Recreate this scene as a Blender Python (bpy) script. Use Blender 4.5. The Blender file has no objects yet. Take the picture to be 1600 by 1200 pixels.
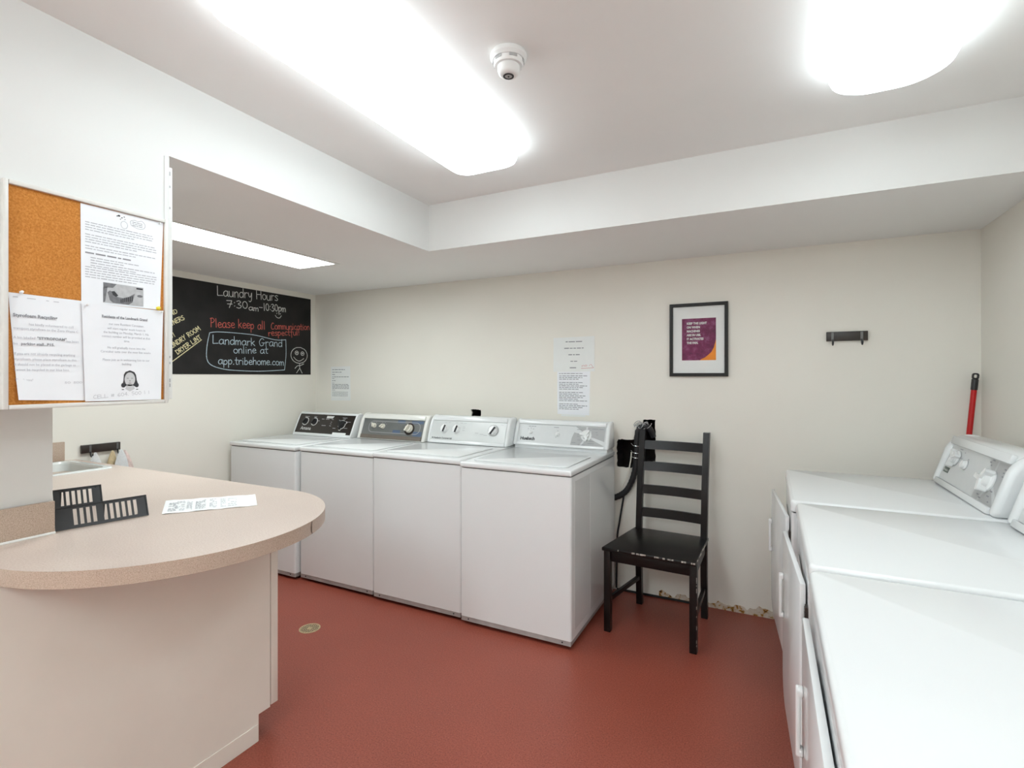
import bpy, bmesh, math, random
from mathutils import Vector, Matrix

random.seed(7)
S = bpy.context.scene
COL = S.collection

# ------------------------------------------------------------------ camera
XL, XR, D = -3.6012, 0.9228, 3.2716          # left wall, right wall, back wall
YN = -2.6                                    # wall behind the camera
ZS, ZC = 2.1024, 2.3677                      # soffit underside, main ceiling
XB, YB = -1.76, 2.4224                       # faces of the soffit drop
cam_data = bpy.data.cameras.new('camera')
cam = bpy.data.objects.new('camera', cam_data)
COL.objects.link(cam)
cam.location = (0, 0, 1.3785)
cam.rotation_euler = (math.pi / 2, 0, 0.4669)
cam_data.lens = 18.0
cam_data.sensor_width = 36.0
cam_data.shift_y = -11.3 / 1600
cam_data.clip_start = 0.02
S.camera = cam

# ------------------------------------------------------------------ world, exposure
W = bpy.data.worlds.new('world')
S.world = W
W.use_nodes = True
W.node_tree.nodes['Background'].inputs[0].default_value = (0.8, 0.85, 0.9, 1)
W.node_tree.nodes['Background'].inputs[1].default_value = 0.05
S.view_settings.view_transform = 'Standard'
S.view_settings.look = 'None'
S.view_settings.exposure = 0.26
S.view_settings.gamma = 1.0
S.view_settings.use_curve_mapping = False
LAMP = 6.3           # radiance of the ceiling fixtures' lenses
LAMP_SOFFIT = 14.0
LAMP_RIGHT = 4.8     # lamp over the dryers, turned down so their tops don't clip
FILL_REAR = 26.0     # unseen lamps added behind the viewer to fill the washer fronts
FILL_REAR_RIGHT = 8.0  # right one of the added fill lamps, kept weaker

# ------------------------------------------------------------------ materials
def srgb(r, g, b):
    f = lambda c: c / 12.92 if c <= 0.04045 else ((c + 0.055) / 1.055) ** 2.4
    return (f(r / 255), f(g / 255), f(b / 255), 1)

def mat(name, col, rough=0.5, metal=0.0, noise=0.0, nscale=40.0, bump=0.0, bscale=200.0, spec=0.5, coat=0.0, detail=3.0):
    m = bpy.data.materials.new(name)
    m.use_nodes = True
    nt = m.node_tree
    b = nt.nodes['Principled BSDF']
    b.inputs['Roughness'].default_value = rough
    b.inputs['Metallic'].default_value = metal
    b.inputs['Specular IOR Level'].default_value = spec
    b.inputs['Coat Weight'].default_value = coat
    tc = nt.nodes.new('ShaderNodeTexCoord')
    n = nt.nodes.new('ShaderNodeTexNoise')
    n.inputs['Scale'].default_value = nscale
    n.inputs['Detail'].default_value = detail
    nt.links.new(tc.outputs['Object'], n.inputs['Vector'])
    r = nt.nodes.new('ShaderNodeValToRGB')
    r.color_ramp.elements[0].position = 0.3
    r.color_ramp.elements[1].position = 0.7
    r.color_ramp.elements[0].color = [max(0, c * (1 - noise)) for c in col[:3]] + [1]
    r.color_ramp.elements[1].color = [min(1, c * (1 + noise)) for c in col[:3]] + [1]
    nt.links.new(n.outputs['Fac'], r.inputs['Fac'])
    nt.links.new(r.outputs['Color'], b.inputs['Base Color'])
    if bump:
        n2 = nt.nodes.new('ShaderNodeTexNoise')
        n2.inputs['Scale'].default_value = bscale
        n2.inputs['Detail'].default_value = 2
        nt.links.new(tc.outputs['Object'], n2.inputs['Vector'])
        bp = nt.nodes.new('ShaderNodeBump')
        bp.inputs['Strength'].default_value = bump
        bp.inputs['Distance'].default_value = 0.002
        nt.links.new(n2.outputs['Fac'], bp.inputs['Height'])
        nt.links.new(bp.outputs['Normal'], b.inputs['Normal'])
    return m

def speckle(name, stops, scale, rough, bump=0.0, spec=0.5, scale2=3.0, mix2=0.12):
    """colour ramp over a fine noise, softly mottled by a broad one"""
    m = bpy.data.materials.new(name)
    m.use_nodes = True
    nt = m.node_tree
    b = nt.nodes['Principled BSDF']
    b.inputs['Roughness'].default_value = rough
    b.inputs['Specular IOR Level'].default_value = spec
    tc = nt.nodes.new('ShaderNodeTexCoord')
    n = nt.nodes.new('ShaderNodeTexNoise')
    n.inputs['Scale'].default_value = scale
    n.inputs['Detail'].default_value = 4
    n.inputs['Roughness'].default_value = 0.7
    nt.links.new(tc.outputs['Object'], n.inputs['Vector'])
    r = nt.nodes.new('ShaderNodeValToRGB')
    e = r.color_ramp.elements
    e[0].position, e[0].color = stops[0]
    e[1].position, e[1].color = stops[-1]
    for p, c in stops[1:-1]:
        x = e.new(p)
        x.color = c
    nt.links.new(n.outputs['Fac'], r.inputs['Fac'])
    n2 = nt.nodes.new('ShaderNodeTexNoise')
    n2.inputs['Scale'].default_value = scale2
    n2.inputs['Detail'].default_value = 4
    nt.links.new(tc.outputs['Object'], n2.inputs['Vector'])
    r2 = nt.nodes.new('ShaderNodeValToRGB')
    r2.color_ramp.elements[0].color = (1 - mix2,) * 3 + (1,)
    r2.color_ramp.elements[1].color = (1, 1, 1, 1)
    r2.color_ramp.elements[0].position = 0.3
    r2.color_ramp.elements[1].position = 0.7
    nt.links.new(n2.outputs['Fac'], r2.inputs['Fac'])
    mx = nt.nodes.new('ShaderNodeMix')
    mx.data_type = 'RGBA'
    mx.blend_type = 'MULTIPLY'
    mx.inputs[0].default_value = 1
    nt.links.new(r.outputs['Color'], mx.inputs[6])
    nt.links.new(r2.outputs['Color'], mx.inputs[7])
    nt.links.new(mx.outputs[2], b.inputs['Base Color'])
    if bump:
        bp = nt.nodes.new('ShaderNodeBump')
        bp.inputs['Strength'].default_value = bump
        bp.inputs['Distance'].default_value = 0.001
        nt.links.new(n.outputs['Fac'], bp.inputs['Height'])
        nt.links.new(bp.outputs['Normal'], b.inputs['Normal'])
    return m

def emit(name, col, strength):
    m = bpy.data.materials.new(name)
    m.use_nodes = True
    b = m.node_tree.nodes['Principled BSDF']
    b.inputs['Base Color'].default_value = (0.9, 0.9, 0.9, 1)
    b.inputs['Emission Color'].default_value = (*col, 1)
    b.inputs['Emission Strength'].default_value = strength
    return m

M = {}
M['wall'] = mat('wall_paint', (0.85, 0.815, 0.74, 1), 0.5, noise=0.015, nscale=2.0, bump=0.05, bscale=120)
M['header'] = mat('header_paint', (0.76, 0.755, 0.735, 1), 0.5, noise=0.012, nscale=2.0, bump=0.05, bscale=120)
M['ceil'] = mat('ceiling_paint', (0.90, 0.895, 0.875, 1), 0.6, noise=0.012, nscale=2.0, bump=0.04, bscale=120)
M['trim'] = mat('white_trim', (0.82, 0.81, 0.78, 1), 0.4, noise=0.01)
M['floor'] = speckle('red_vinyl', [(0.30, srgb(116, 55, 43)), (0.5, srgb(154, 76, 60)), (0.62, srgb(164, 86, 69)), (0.74, srgb(196, 128, 108))], 170, 0.36, 0.10, 0.45, 1.6, 0.14)
M['laminate'] = speckle('pink_beige_laminate', [(0.28, srgb(180, 154, 137)), (0.45, srgb(206, 187, 175)), (0.6, srgb(213, 196, 185)), (0.75, srgb(226, 213, 203))], 230, 0.32, 0.0, 0.5, 5.0, 0.05)
M['laminate_edge'] = speckle('speckled_laminate_edge', [(0.26, srgb(146, 122, 104)), (0.45, srgb(184, 162, 144)), (0.6, srgb(200, 178, 161)), (0.76, srgb(222, 204, 190))], 420, 0.35, 0.0, 0.5, 5.0, 0.05)
M['cabinet'] = mat('cream_panel', srgb(240, 234, 223), 0.42, noise=0.02, nscale=5)
M['enamel'] = mat('white_enamel', (0.81, 0.82, 0.82, 1), 0.16, noise=0.006, nscale=3, spec=0.5)
M['enamel_warm'] = mat('ivory_enamel', (0.80, 0.785, 0.74, 1), 0.22, noise=0.006, nscale=3)
M['steel'] = mat('grey_steel', (0.40, 0.37, 0.36, 1), 0.5, 0.0, noise=0.1, nscale=20)
M['steel_dark'] = mat('dark_steel', (0.16, 0.16, 0.16, 1), 0.3, 0.6, noise=0.1, nscale=20)
M['dark'] = mat('dark_gap', (0.02, 0.02, 0.02, 1), 0.7, noise=0.1)
M['rubber'] = mat('black_rubber', (0.018, 0.018, 0.02, 1), 0.45, noise=0.15, nscale=60)
M['console_brown'] = mat('dark_brown_panel', (0.022, 0.016, 0.013, 1), 0.28, noise=0.1, nscale=20)
M['console_steel'] = mat('brushed_grey_panel', (0.20, 0.205, 0.20, 1), 0.32, 0.35, noise=0.08, nscale=12)
M['console_taupe'] = mat('taupe_strip', (0.17, 0.14, 0.115, 1), 0.4, noise=0.05)
M['console_white'] = mat('pale_panel', (0.70, 0.71, 0.71, 1), 0.25, noise=0.01)
M['console_silver'] = mat('silver_panel', (0.66, 0.67, 0.66, 1), 0.25, noise=0.04, nscale=6)
M['shield'] = mat('grey_print', (0.42, 0.42, 0.42, 1), 0.35, noise=0.02)
M['knob_white'] = mat('white_plastic', (0.84, 0.84, 0.83, 1), 0.3, noise=0.01)
M['knob_cream'] = mat('cream_plastic', (0.78, 0.74, 0.64, 1), 0.35, noise=0.02)
M['knob_grey'] = mat('grey_plastic', (0.45, 0.45, 0.45, 1), 0.35, noise=0.02)
M['chrome'] = mat('chrome', (0.75, 0.75, 0.75, 1), 0.15, 1.0)
M['ink'] = mat('black_ink', (0.03, 0.03, 0.035, 1), 0.6, noise=0.05)
M['ink_grey'] = mat('grey_ink', (0.27, 0.27, 0.29, 1), 0.6, noise=0.05)
M['ink_pale'] = mat('pale_pencil', (0.46, 0.46, 0.50, 1), 0.6, noise=0.05)
M['ink_red'] = mat('red_ink', (0.65, 0.22, 0.2, 1), 0.6)
M['ink_green'] = mat('dark_green_print', (0.05, 0.09, 0.07, 1), 0.4)
M['print_white'] = mat('white_print', (0.72, 0.72, 0.70, 1), 0.5)
M['print_blue'] = mat('dusk_blue_print', (0.10, 0.14, 0.22, 1), 0.4)
M['paper'] = mat('white_paper', (0.88, 0.89, 0.92, 1), 0.7, noise=0.02, nscale=9, bump=0.1, bscale=14)
M['paper_warm'] = mat('ivory_paper', (0.84, 0.85, 0.83, 1), 0.7, noise=0.02, nscale=9)
M['photo_light'] = mat('photo_pale_grey', (0.48, 0.48, 0.49, 1), 0.5, noise=0.12, nscale=60)
M['photo_mid'] = mat('photo_mid_grey', (0.17, 0.17, 0.18, 1), 0.5, noise=0.2, nscale=90)
M['photo_dark'] = mat('photo_dark_grey', (0.035, 0.035, 0.04, 1), 0.5, noise=0.2, nscale=60)
M['face'] = mat('photo_face_grey', (0.60, 0.60, 0.61, 1), 0.5, noise=0.06, nscale=60)
M['cork'] = speckle('cork', [(0.28, srgb(172, 106, 44)), (0.5, srgb(200, 130, 60)), (0.72, srgb(216, 150, 82))], 210, 0.85, 0.3, 0.2, 4, 0.05)
M['alu'] = mat('pale_frame', (0.74, 0.72, 0.68, 1), 0.35, noise=0.02)
M['board'] = mat('chalkboard', (0.012, 0.011, 0.0105, 1), 0.6, spec=0.3, noise=0.5, nscale=5, detail=6)
M['chalk'] = mat('white_chalk', (0.62, 0.62, 0.60, 1), 0.9, noise=0.25, nscale=160)
M['chalk_blue'] = mat('pale_blue_chalk', (0.46, 0.56, 0.62, 1), 0.9, noise=0.25, nscale=160)
M['chalk_red'] = mat('red_chalk', (0.55, 0.12, 0.095, 1), 0.9, noise=0.3, nscale=160)
M['chalk_yellow'] = mat('yellow_chalk', (0.66, 0.60, 0.36, 1), 0.9, noise=0.25, nscale=160)
M['frame_black'] = mat('black_wood_frame', (0.012, 0.011, 0.010, 1), 0.4, noise=0.1, spec=0.3)
M['mat_board'] = mat('white_mount', (0.82, 0.83, 0.81, 1), 0.6)
M['magenta'] = speckle('plum_print', [(0.3, srgb(92, 22, 66)), (0.5, srgb(124, 34, 82)), (0.7, srgb(150, 84, 128))], 28, 0.5, 0, 0.4, 5, 0.3)
M['orange'] = mat('orange_print', srgb(238, 140, 20), 0.5, noise=0.08, nscale=20)
M['plastic_black'] = mat('black_plastic', (0.018, 0.018, 0.019, 1), 0.32, noise=0.1)
M['hook_brown'] = mat('black_brown_wood', (0.028, 0.020, 0.016, 1), 0.35, noise=0.2, nscale=14)
M['sink'] = mat('white_porcelain', (0.78, 0.80, 0.78, 1), 0.12, noise=0.01)
M['caulk'] = mat('white_sealant', (0.80, 0.79, 0.75, 1), 0.5)
M['seal'] = mat('brown_seam', (0.14, 0.10, 0.08, 1), 0.6)
M['cloth_white'] = mat('white_cloth', (0.74, 0.75, 0.75, 1), 0.9, noise=0.06, nscale=120, bump=0.6, bscale=300)
M['cloth_yellow'] = mat('buff_cloth', (0.66, 0.52, 0.32, 1), 0.9, noise=0.12, nscale=80, bump=0.6, bscale=300)
M['cloth_pink'] = mat('pink_spotted_cloth', (0.72, 0.58, 0.54, 1), 0.9, noise=0.22, nscale=45, bump=0.6, bscale=300)
M['brass'] = mat('worn_brass', (0.56, 0.44, 0.26, 1), 0.42, 0.45, noise=0.15, nscale=50)
M['red'] = mat('red_enamel', (0.52, 0.004, 0.006, 1), 0.3, noise=0.03)
M['lens'] = emit('fixture_lens', (0.86, 0.98, 1.03), LAMP)
M['lens_right'] = emit('right_fixture_lens', (0.86, 0.98, 1.03), LAMP_RIGHT)
M['fill_rear_right'] = emit('rear_right_fill_lens', (0.86, 0.98, 1.03), FILL_REAR_RIGHT)
M['fill_rear'] = emit('rear_fill_lens', (0.86, 0.98, 1.03), FILL_REAR)
M['lens_soffit'] = emit('soffit_fixture_lens', (0.90, 0.99, 1.0), LAMP_SOFFIT)
M['cavity'] = mat('wall_cavity_shade', (0.018, 0.014, 0.012, 1), 0.9, noise=0.4, nscale=12)  # near-black colour paints in the shade inside the wall holes
M['gypsum'] = mat('cut_plasterboard', (0.58, 0.54, 0.48, 1), 0.9, noise=0.1, nscale=60)
M['glass_dark'] = mat('dark_lens', (0.02, 0.022, 0.025, 1), 0.1)
M['yellow'] = mat('yellow_plastic', (0.72, 0.58, 0.02, 1), 0.35)
M['pin_white'] = mat('clear_white_plastic', (0.80, 0.80, 0.80, 1), 0.3)

M['chair'] = mat('black_brown_stain', (0.007, 0.005, 0.0045, 1), 0.32, noise=0.35, nscale=9, spec=0.28)
M['chip'] = mat('bare_wood_chip', (0.45, 0.41, 0.37, 1), 0.7, noise=0.3, nscale=150)

def rust_material():
    m = speckle('stained_plaster', [(0.35, srgb(72, 48, 24)), (0.43, srgb(176, 126, 56)), (0.49, srgb(212, 196, 176)), (0.7, srgb(228, 218, 206))], 22, 0.8, 0.4, 0.2, 6, 0.15)
    return m
M['rust'] = rust_material()

# ------------------------------------------------------------------ mesh builder
class MB:
    def __init__(self):
        self.bm = bmesh.new()
        self.mats = []
    def mi(self, m):
        if m not in self.mats:
            self.mats.append(m)
        return self.mats.index(m)
    def poly(self, pts, m=None):
        vs = [self.bm.verts.new(p) for p in pts]
        f = self.bm.faces.new(vs)
        if m:
            f.material_index = self.mi(m)
        return f
    def loft(self, rings, m=None, cap0=True, cap1=True, closed=True):
        k = self.mi(m) if m else 0
        R = [[self.bm.verts.new(p) for p in r] for r in rings]
        n = len(R[0])
        for a, b in zip(R, R[1:]):
            for i in range(n if closed else n - 1):
                j = (i + 1) % n
                f = self.bm.faces.new((a[i], a[j], b[j], b[i]))
                f.material_index = k
        if cap0:
            f = self.bm.faces.new(R[0][::-1]); f.material_index = k
        if cap1:
            f = self.bm.faces.new(R[-1]); f.material_index = k
        return R
    def box(self, a, b, m=None, bev=0.0, seg=2, edges=None):
        x0, y0, z0 = [min(p, q) for p, q in zip(a, b)]
        x1, y1, z1 = [max(p, q) for p, q in zip(a, b)]
        bm = bmesh.new()
        v = [bm.verts.new(p) for p in ((x0, y0, z0), (x1, y0, z0), (x1, y1, z0), (x0, y1, z0), (x0, y0, z1), (x1, y0, z1), (x1, y1, z1), (x0, y1, z1))]
        for q in ((3, 2, 1, 0), (4, 5, 6, 7), (0, 1, 5, 4), (1, 2, 6, 5), (2, 3, 7, 6), (3, 0, 4, 7)):
            bm.faces.new([v[i] for i in q])
        if bev:
            es = list(bm.edges) if edges is None else [e for e in bm.edges if edges(e)]
            bmesh.ops.bevel(bm, geom=es, offset=bev, segments=seg, profile=0.5, affect='EDGES')
        self.add(bm, m)
    def add(self, bm, m=None, mtx=None):
        k = self.mi(m) if m else 0
        mp = {}
        for v in bm.verts:
            mp[v] = self.bm.verts.new(mtx @ v.co if mtx else v.co)
        for f in bm.faces:
            try:
                g = self.bm.faces.new([mp[v] for v in f.verts])
                g.material_index = k
            except ValueError:
                pass
        bm.free()
    def prism(self, pts, d, m=None, bev=0.0, seg=2):
        """polygon pts (3-D) pushed along vector d"""
        bm = bmesh.new()
        d = Vector(d)
        a = [bm.verts.new(p) for p in pts]
        b = [bm.verts.new(Vector(p) + d) for p in pts]
        n = len(a)
        bm.faces.new(a[::-1]); bm.faces.new(b)
        for i in range(n):
            j = (i + 1) % n
            bm.faces.new((a[i], a[j], b[j], b[i]))
        bmesh.ops.recalc_face_normals(bm, faces=bm.faces[:])
        if bev:
            bmesh.ops.bevel(bm, geom=[e for e in bm.edges if e.calc_face_angle(0) > 0.6], offset=bev, segments=seg, profile=0.5, affect='EDGES')
        self.add(bm, m)
    def tube(self, pts, r, m=None, n=10, cap=True):
        pts = [Vector(p) for p in pts]
        rr = r if isinstance(r, (list, tuple)) else [r] * len(pts)
        rings = []
        up = None
        for i, p in enumerate(pts):
            t = (pts[min(i + 1, len(pts) - 1)] - pts[max(i - 1, 0)]).normalized()
            if up is None:
                up = Vector((0, 0, 1)) if abs(t.z) < 0.9 else Vector((1, 0, 0))
            s = t.cross(up).normalized()
            up = s.cross(t).normalized()
            rings.append([p + (s * math.cos(2 * math.pi * k / n) + up * math.sin(2 * math.pi * k / n)) * rr[i] for k in range(n)])
        self.loft(rings, m, cap, cap)
    def lathe(self, prof, org, axis, m=None, n=24, cap=True):
        """prof = (radius, height) along axis from org"""
        ax = Vector(axis).normalized()
        s = ax.cross(Vector((0, 0, 1)) if abs(ax.z) < 0.9 else Vector((1, 0, 0))).normalized()
        t = ax.cross(s)
        o = Vector(org)
        rings = [[o + ax * h + (s * math.cos(2 * math.pi * k / n) + t * math.sin(2 * math.pi * k / n)) * r for k in range(n)] for r, h in prof]
        self.loft(rings, m, cap, cap)
    def build(self, name, m=None, parent=None, smooth=True, angle=35, recalc=True):
        if recalc:
            bmesh.ops.recalc_face_normals(self.bm, faces=self.bm.faces[:])
        me = bpy.data.meshes.new(name)
        self.bm.to_mesh(me)
        self.bm.free()
        for x in (self.mats or [m]):
            me.materials.append(M[x] if isinstance(x, str) else x)
        if smooth:
            me.polygons.foreach_set('use_smooth', [True] * len(me.polygons))
            me.set_sharp_from_angle(angle=math.radians(angle))
        o = bpy.data.objects.new(name, me)
        COL.objects.link(o)
        if parent:
            o.parent = parent
        return o

def thing(name, label, cat, loc=(0, 0, 0), rz=0.0, group=None):
    o = bpy.data.objects.new(name, None)
    o.empty_display_size = 0.1
    COL.objects.link(o)
    o.location = loc
    o.rotation_euler = (0, 0, rz)
    return tag(o, label, cat, group)

def tag(o, label, cat, group=None):
    o['label'] = label
    o['category'] = cat
    if group:
        o['group'] = group
    return o

def struct(o, label, cat):
    o['kind'] = 'structure'
    o['label'] = label
    o['category'] = cat
    return o

class Plane2D:
    """a flat patch: origin, right direction u, up direction v, normal u x v"""
    def __init__(self, o, u, v):
        self.o = Vector(o); self.u = Vector(u).normalized(); self.v = Vector(v).normalized()
        self.n = self.u.cross(self.v).normalized()
    def __call__(self, a, b, h=0.0):
        return self.o + self.u * a + self.v * b + self.n * h
    def matrix(self, a=0, b=0, h=0):
        m = Matrix((self.u, self.v, self.n)).transposed().to_4x4()
        m.translation = self(a, b, h)
        return m

def add_plate(mb, P, pts, h0, h1, m=None):
    mb.prism([P(a, b, h0) for a, b in pts], P.n * (h1 - h0), m)

def rect(a0, b0, a1, b1):
    return [(a0, b0), (a1, b0), (a1, b1), (a0, b1)]

def rrect(a0, b0, a1, b1, r, n=5):
    out = []
    for cx, cy, s in ((a1 - r, b0 + r, -90), (a1 - r, b1 - r, 0), (a0 + r, b1 - r, 90), (a0 + r, b0 + r, 180)):
        for k in range(n + 1):
            t = math.radians(s + 90 * k / n)
            out.append((cx + r * math.cos(t), cy + r * math.sin(t)))
    return out

def ellipse(cx, cy, rx, ry, n=24, a0=0, a1=360):
    return [(cx + rx * math.cos(math.radians(a0 + (a1 - a0) * k / (n if a1 - a0 >= 360 else n - 1))), cy + ry * math.sin(math.radians(a0 + (a1 - a0) * k / (n if a1 - a0 >= 360 else n - 1)))) for k in range(n)]

def add_text(mb, P, s, a, b, size, h=0.0006, m=None, align='LEFT', bold=0.0, sx=1.0):
    cu = bpy.data.curves.new('t', 'FONT')
    cu.body = s
    cu.size = size
    cu.align_x = align
    cu.resolution_u = 2
    cu.offset = bold
    o = bpy.data.objects.new('t', cu)
    COL.objects.link(o)
    dg = bpy.context.evaluated_depsgraph_get()
    me = bpy.data.meshes.new_from_object(o.evaluated_get(dg))
    bm = bmesh.new()
    bm.from_mesh(me)
    mb.add(bm, m, P.matrix(a, b, h) @ Matrix.Diagonal((sx, 1, 1, 1)))
    bpy.data.objects.remove(o)
    bpy.data.curves.remove(cu)
    bpy.data.meshes.remove(me)

def add_words(mb, P, a0, a1, b, size, h=0.0006, m=None, rng=random, fill=1.0):
    """a line of print too small to read: one short bar per word"""
    a = a0
    end = a0 + (a1 - a0) * fill
    while a < end - size:
        w = size * rng.uniform(1.2, 4.2)
        w = min(w, end - a)
        mb.poly([P(x, y, h) for x, y in rect(a, b, a + w, b + size * rng.uniform(0.5, 0.62))], m)
        a += w + size * 0.55

# single-stroke handwriting -------------------------------------------------
def circ(cx, cy, rx, ry, n=9, s=80):
    return [(cx + rx * math.cos(math.radians(s + 360 * k / n)), cy + ry * math.sin(math.radians(s + 360 * k / n))) for k in range(n + 1)]
G = {
 'L': (.62, [[(.05, 1), (.03, .03), (.03, 0), (.58, .05)]]),
 'a': (.62, [[(.5, .5), (.3, .6), (.08, .4), (.1, .08), (.3, .02), (.46, .22), (.5, .58)], [(.5, .58), (.5, .12), (.6, .02)]]),
 'u': (.58, [[(.05, .58), (.06, .15), (.2, 0), (.4, .1), (.46, .56)], [(.46, .58), (.48, 0)]]),
 'n': (.55, [[(.06, .58), (.08, 0)], [(.08, .38), (.25, .6), (.42, .5), (.45, 0)]]),
 'd': (.6, [[(.48, .45), (.3, .58), (.08, .4), (.1, .08), (.3, 0), (.48, .2)], [(.5, 1), (.5, 0)]]),
 'r': (.45, [[(.06, .58), (.08, 0)], [(.08, .35), (.22, .56), (.4, .52)]]),
 'y': (.55, [[(.05, .58), (.12, .2), (.28, .15), (.42, .55)], [(.45, .58), (.38, -.15), (.22, -.38), (.08, -.3)]]),
 'H': (.72, [[(.06, 1), (.06, 0)], [(.6, 1), (.6, 0)], [(.06, .5), (.6, .53)]]),
 'o': (.56, [circ(.27, .3, .22, .29)]),
 's': (.5, [[(.42, .52), (.25, .6), (.1, .46), (.25, .32), (.4, .17), (.28, .01), (.05, .06)]]),
 '7': (.62, [[(.05, .92), (.5, .96), (.5, .95), (.26, 0)], [(.1, .48), (.52, .5)]]),
 ':': (.25, [[(.1, .62), (.14, .68)], [(.1, .18), (.14, .24)]]),
 '3': (.55, [[(.08, .9), (.3, 1), (.44, .8), (.2, .55), (.48, .3), (.3, 0), (.05, .08)]]),
 '0': (.6, [circ(.28, .5, .22, .47)]),
 'm': (.7, [[(.05, .56), (.06, 0)], [(.06, .4), (.2, .58), (.3, .45), (.3, 0)], [(.3, .4), (.47, .58), (.58, .45), (.6, 0)]]),
 '-': (.45, [[(.05, .42), (.36, .42)]]),
 '1': (.35, [[(.15, 1), (.15, 0)]]),
 'p': (.56, [[(.06, .58), (.06, -.42)], [(.06, .4), (.3, .6), (.46, .33), (.3, .02), (.08, .1)]]),
 'P': (.58, [[(.1, 1), (.06, 0)], [(.0, .94), (.3, 1.0), (.48, .76), (.3, .52), (.08, .5)]]),
 'l': (.28, [[(.1, 1), (.11, 0)]]),
 'e': (.55, [[(.08, .3), (.45, .36), (.38, .56), (.2, .58), (.06, .3), (.2, .02), (.5, .1)]]),
 'k': (.55, [[(.06, 1), (.06, 0)], [(.42, .6), (.08, .28)], [(.16, .34), (.48, 0)]]),
 'c': (.5, [[(.42, .5), (.25, .6), (.07, .33), (.15, .05), (.44, .08)]]),
 'i': (.28, [[(.1, .56), (.11, 0)], [(.1, .8), (.13, .83)]]),
 't': (.45, [[(.2, .95), (.2, .1), (.36, .02)], [(.02, .6), (.42, .62)]]),
 'f': (.48, [[(.44, .88), (.3, .98), (.2, .75), (.2, -.35)], [(.05, .5), (.42, .55)]]),
 '!': (.3, [[(.12, 1), (.12, .32)], [(.12, .04), (.14, .08)]]),
 'G': (.78, [[(.6, .85), (.35, 1), (.06, .55), (.2, .03), (.5, .1), (.58, .42)], [(.36, .42), (.72, .42)]]),
 'b': (.55, [[(.08, 1), (.06, 0)], [(.06, .4), (.28, .58), (.44, .3), (.28, .01), (.08, .06)]]),
 'h': (.55, [[(.06, 1), (.06, 0)], [(.06, .36), (.26, .6), (.42, .45), (.43, 0)]]),
 '.': (.25, [[(.08, .02), (.13, .06)]]),
 ',': (.25, [[(.12, .06), (.08, -.12)]]),
 'C': (.6, [[(.5, .88), (.3, 1), (.06, .55), (.14, .06), (.52, .1)]]),
 'N': (.68, [[(.06, 0), (.07, 1)], [(.07, 1), (.52, 0)], [(.52, 0), (.53, 1)]]),
 'D': (.66, [[(.08, 1), (.07, 0)], [(.0, .97), (.4, .9), (.54, .5), (.36, .06), (.02, .02)]]),
 'R': (.62, [[(.08, 1), (.07, 0)], [(.02, .97), (.4, .95), (.44, .65), (.08, .48)], [(.16, .48), (.52, 0)]]),
 'Y': (.6, [[(.04, 1), (.27, .5)], [(.52, 1), (.27, .5), (.2, 0)]]),
 'O': (.68, [circ(.3, .5, .26, .47)]),
 'M': (.8, [[(.05, 0), (.1, 1)], [(.1, 1), (.34, .35)], [(.34, .35), (.6, 1)], [(.6, 1), (.66, 0)]]),
 'E': (.56, [[(.07, 1), (.07, 0)], [(.07, 1), (.48, 1)], [(.07, .52), (.42, .52)], [(.07, 0), (.5, 0)]]),
 'I': (.3, [[(.12, 1), (.12, 0)]]),
 'T': (.58, [[(.27, 1), (.27, 0)], [(.02, .97), (.54, 1)]]),
 'A': (.64, [[(.04, 0), (.28, 1)], [(.28, 1), (.54, 0)], [(.13, .36), (.45, .36)]]),
 'W': (.86, [[(.03, 1), (.2, 0)], [(.2, 0), (.38, .7)], [(.38, .7), (.56, 0)], [(.56, 0), (.76, 1)]]),
 'S': (.56, [[(.46, .88), (.26, 1), (.08, .78), (.26, .52), (.46, .28), (.28, 0), (.04, .1)]]),
 'U': (.64, [[(.06, 1), (.08, .2), (.28, 0), (.48, .2), (.5, 1)]]),
 '4': (.58, [[(.38, 1), (.05, .35), (.05, .35), (.5, .36)], [(.38, 1), (.38, 0)]]),
 '6': (.56, [[(.42, .95), (.15, .7), (.06, .25), (.26, 0), (.46, .2), (.3, .46), (.08, .3)]]),
 '5': (.56, [[(.46, 1), (.12, 1), (.1, .58), (.4, .55), (.44, .2), (.2, 0), (.04, .1)]]),
 '#': (.66, [[(.2, .9), (.14, .1)], [(.42, .9), (.36, .1)], [(.04, .64), (.54, .66)], [(.02, .34), (.52, .36)]]),
 ' ': (.42, []),
}
SHARP = set('LHNYMEITAW7-1l4#')
def smooth_path(p, n=5):
    if len(p) < 3:
        return p
    q = [p[0]] + list(p) + [p[-1]]
    out = []
    for i in range(1, len(q) - 2):
        a, b, c, d = q[i - 1], q[i], q[i + 1], q[i + 2]
        for k in range(n):
            t = k / n
            out.append(tuple(0.5 * (2 * b[j] + (c[j] - a[j]) * t + (2 * a[j] - 5 * b[j] + 4 * c[j] - d[j]) * t * t + (3 * b[j] - a[j] - 3 * c[j] + d[j]) * t ** 3) for j in range(len(b))))
    out.append(p[-1])
    return out
HCOUNT = [0]
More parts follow.
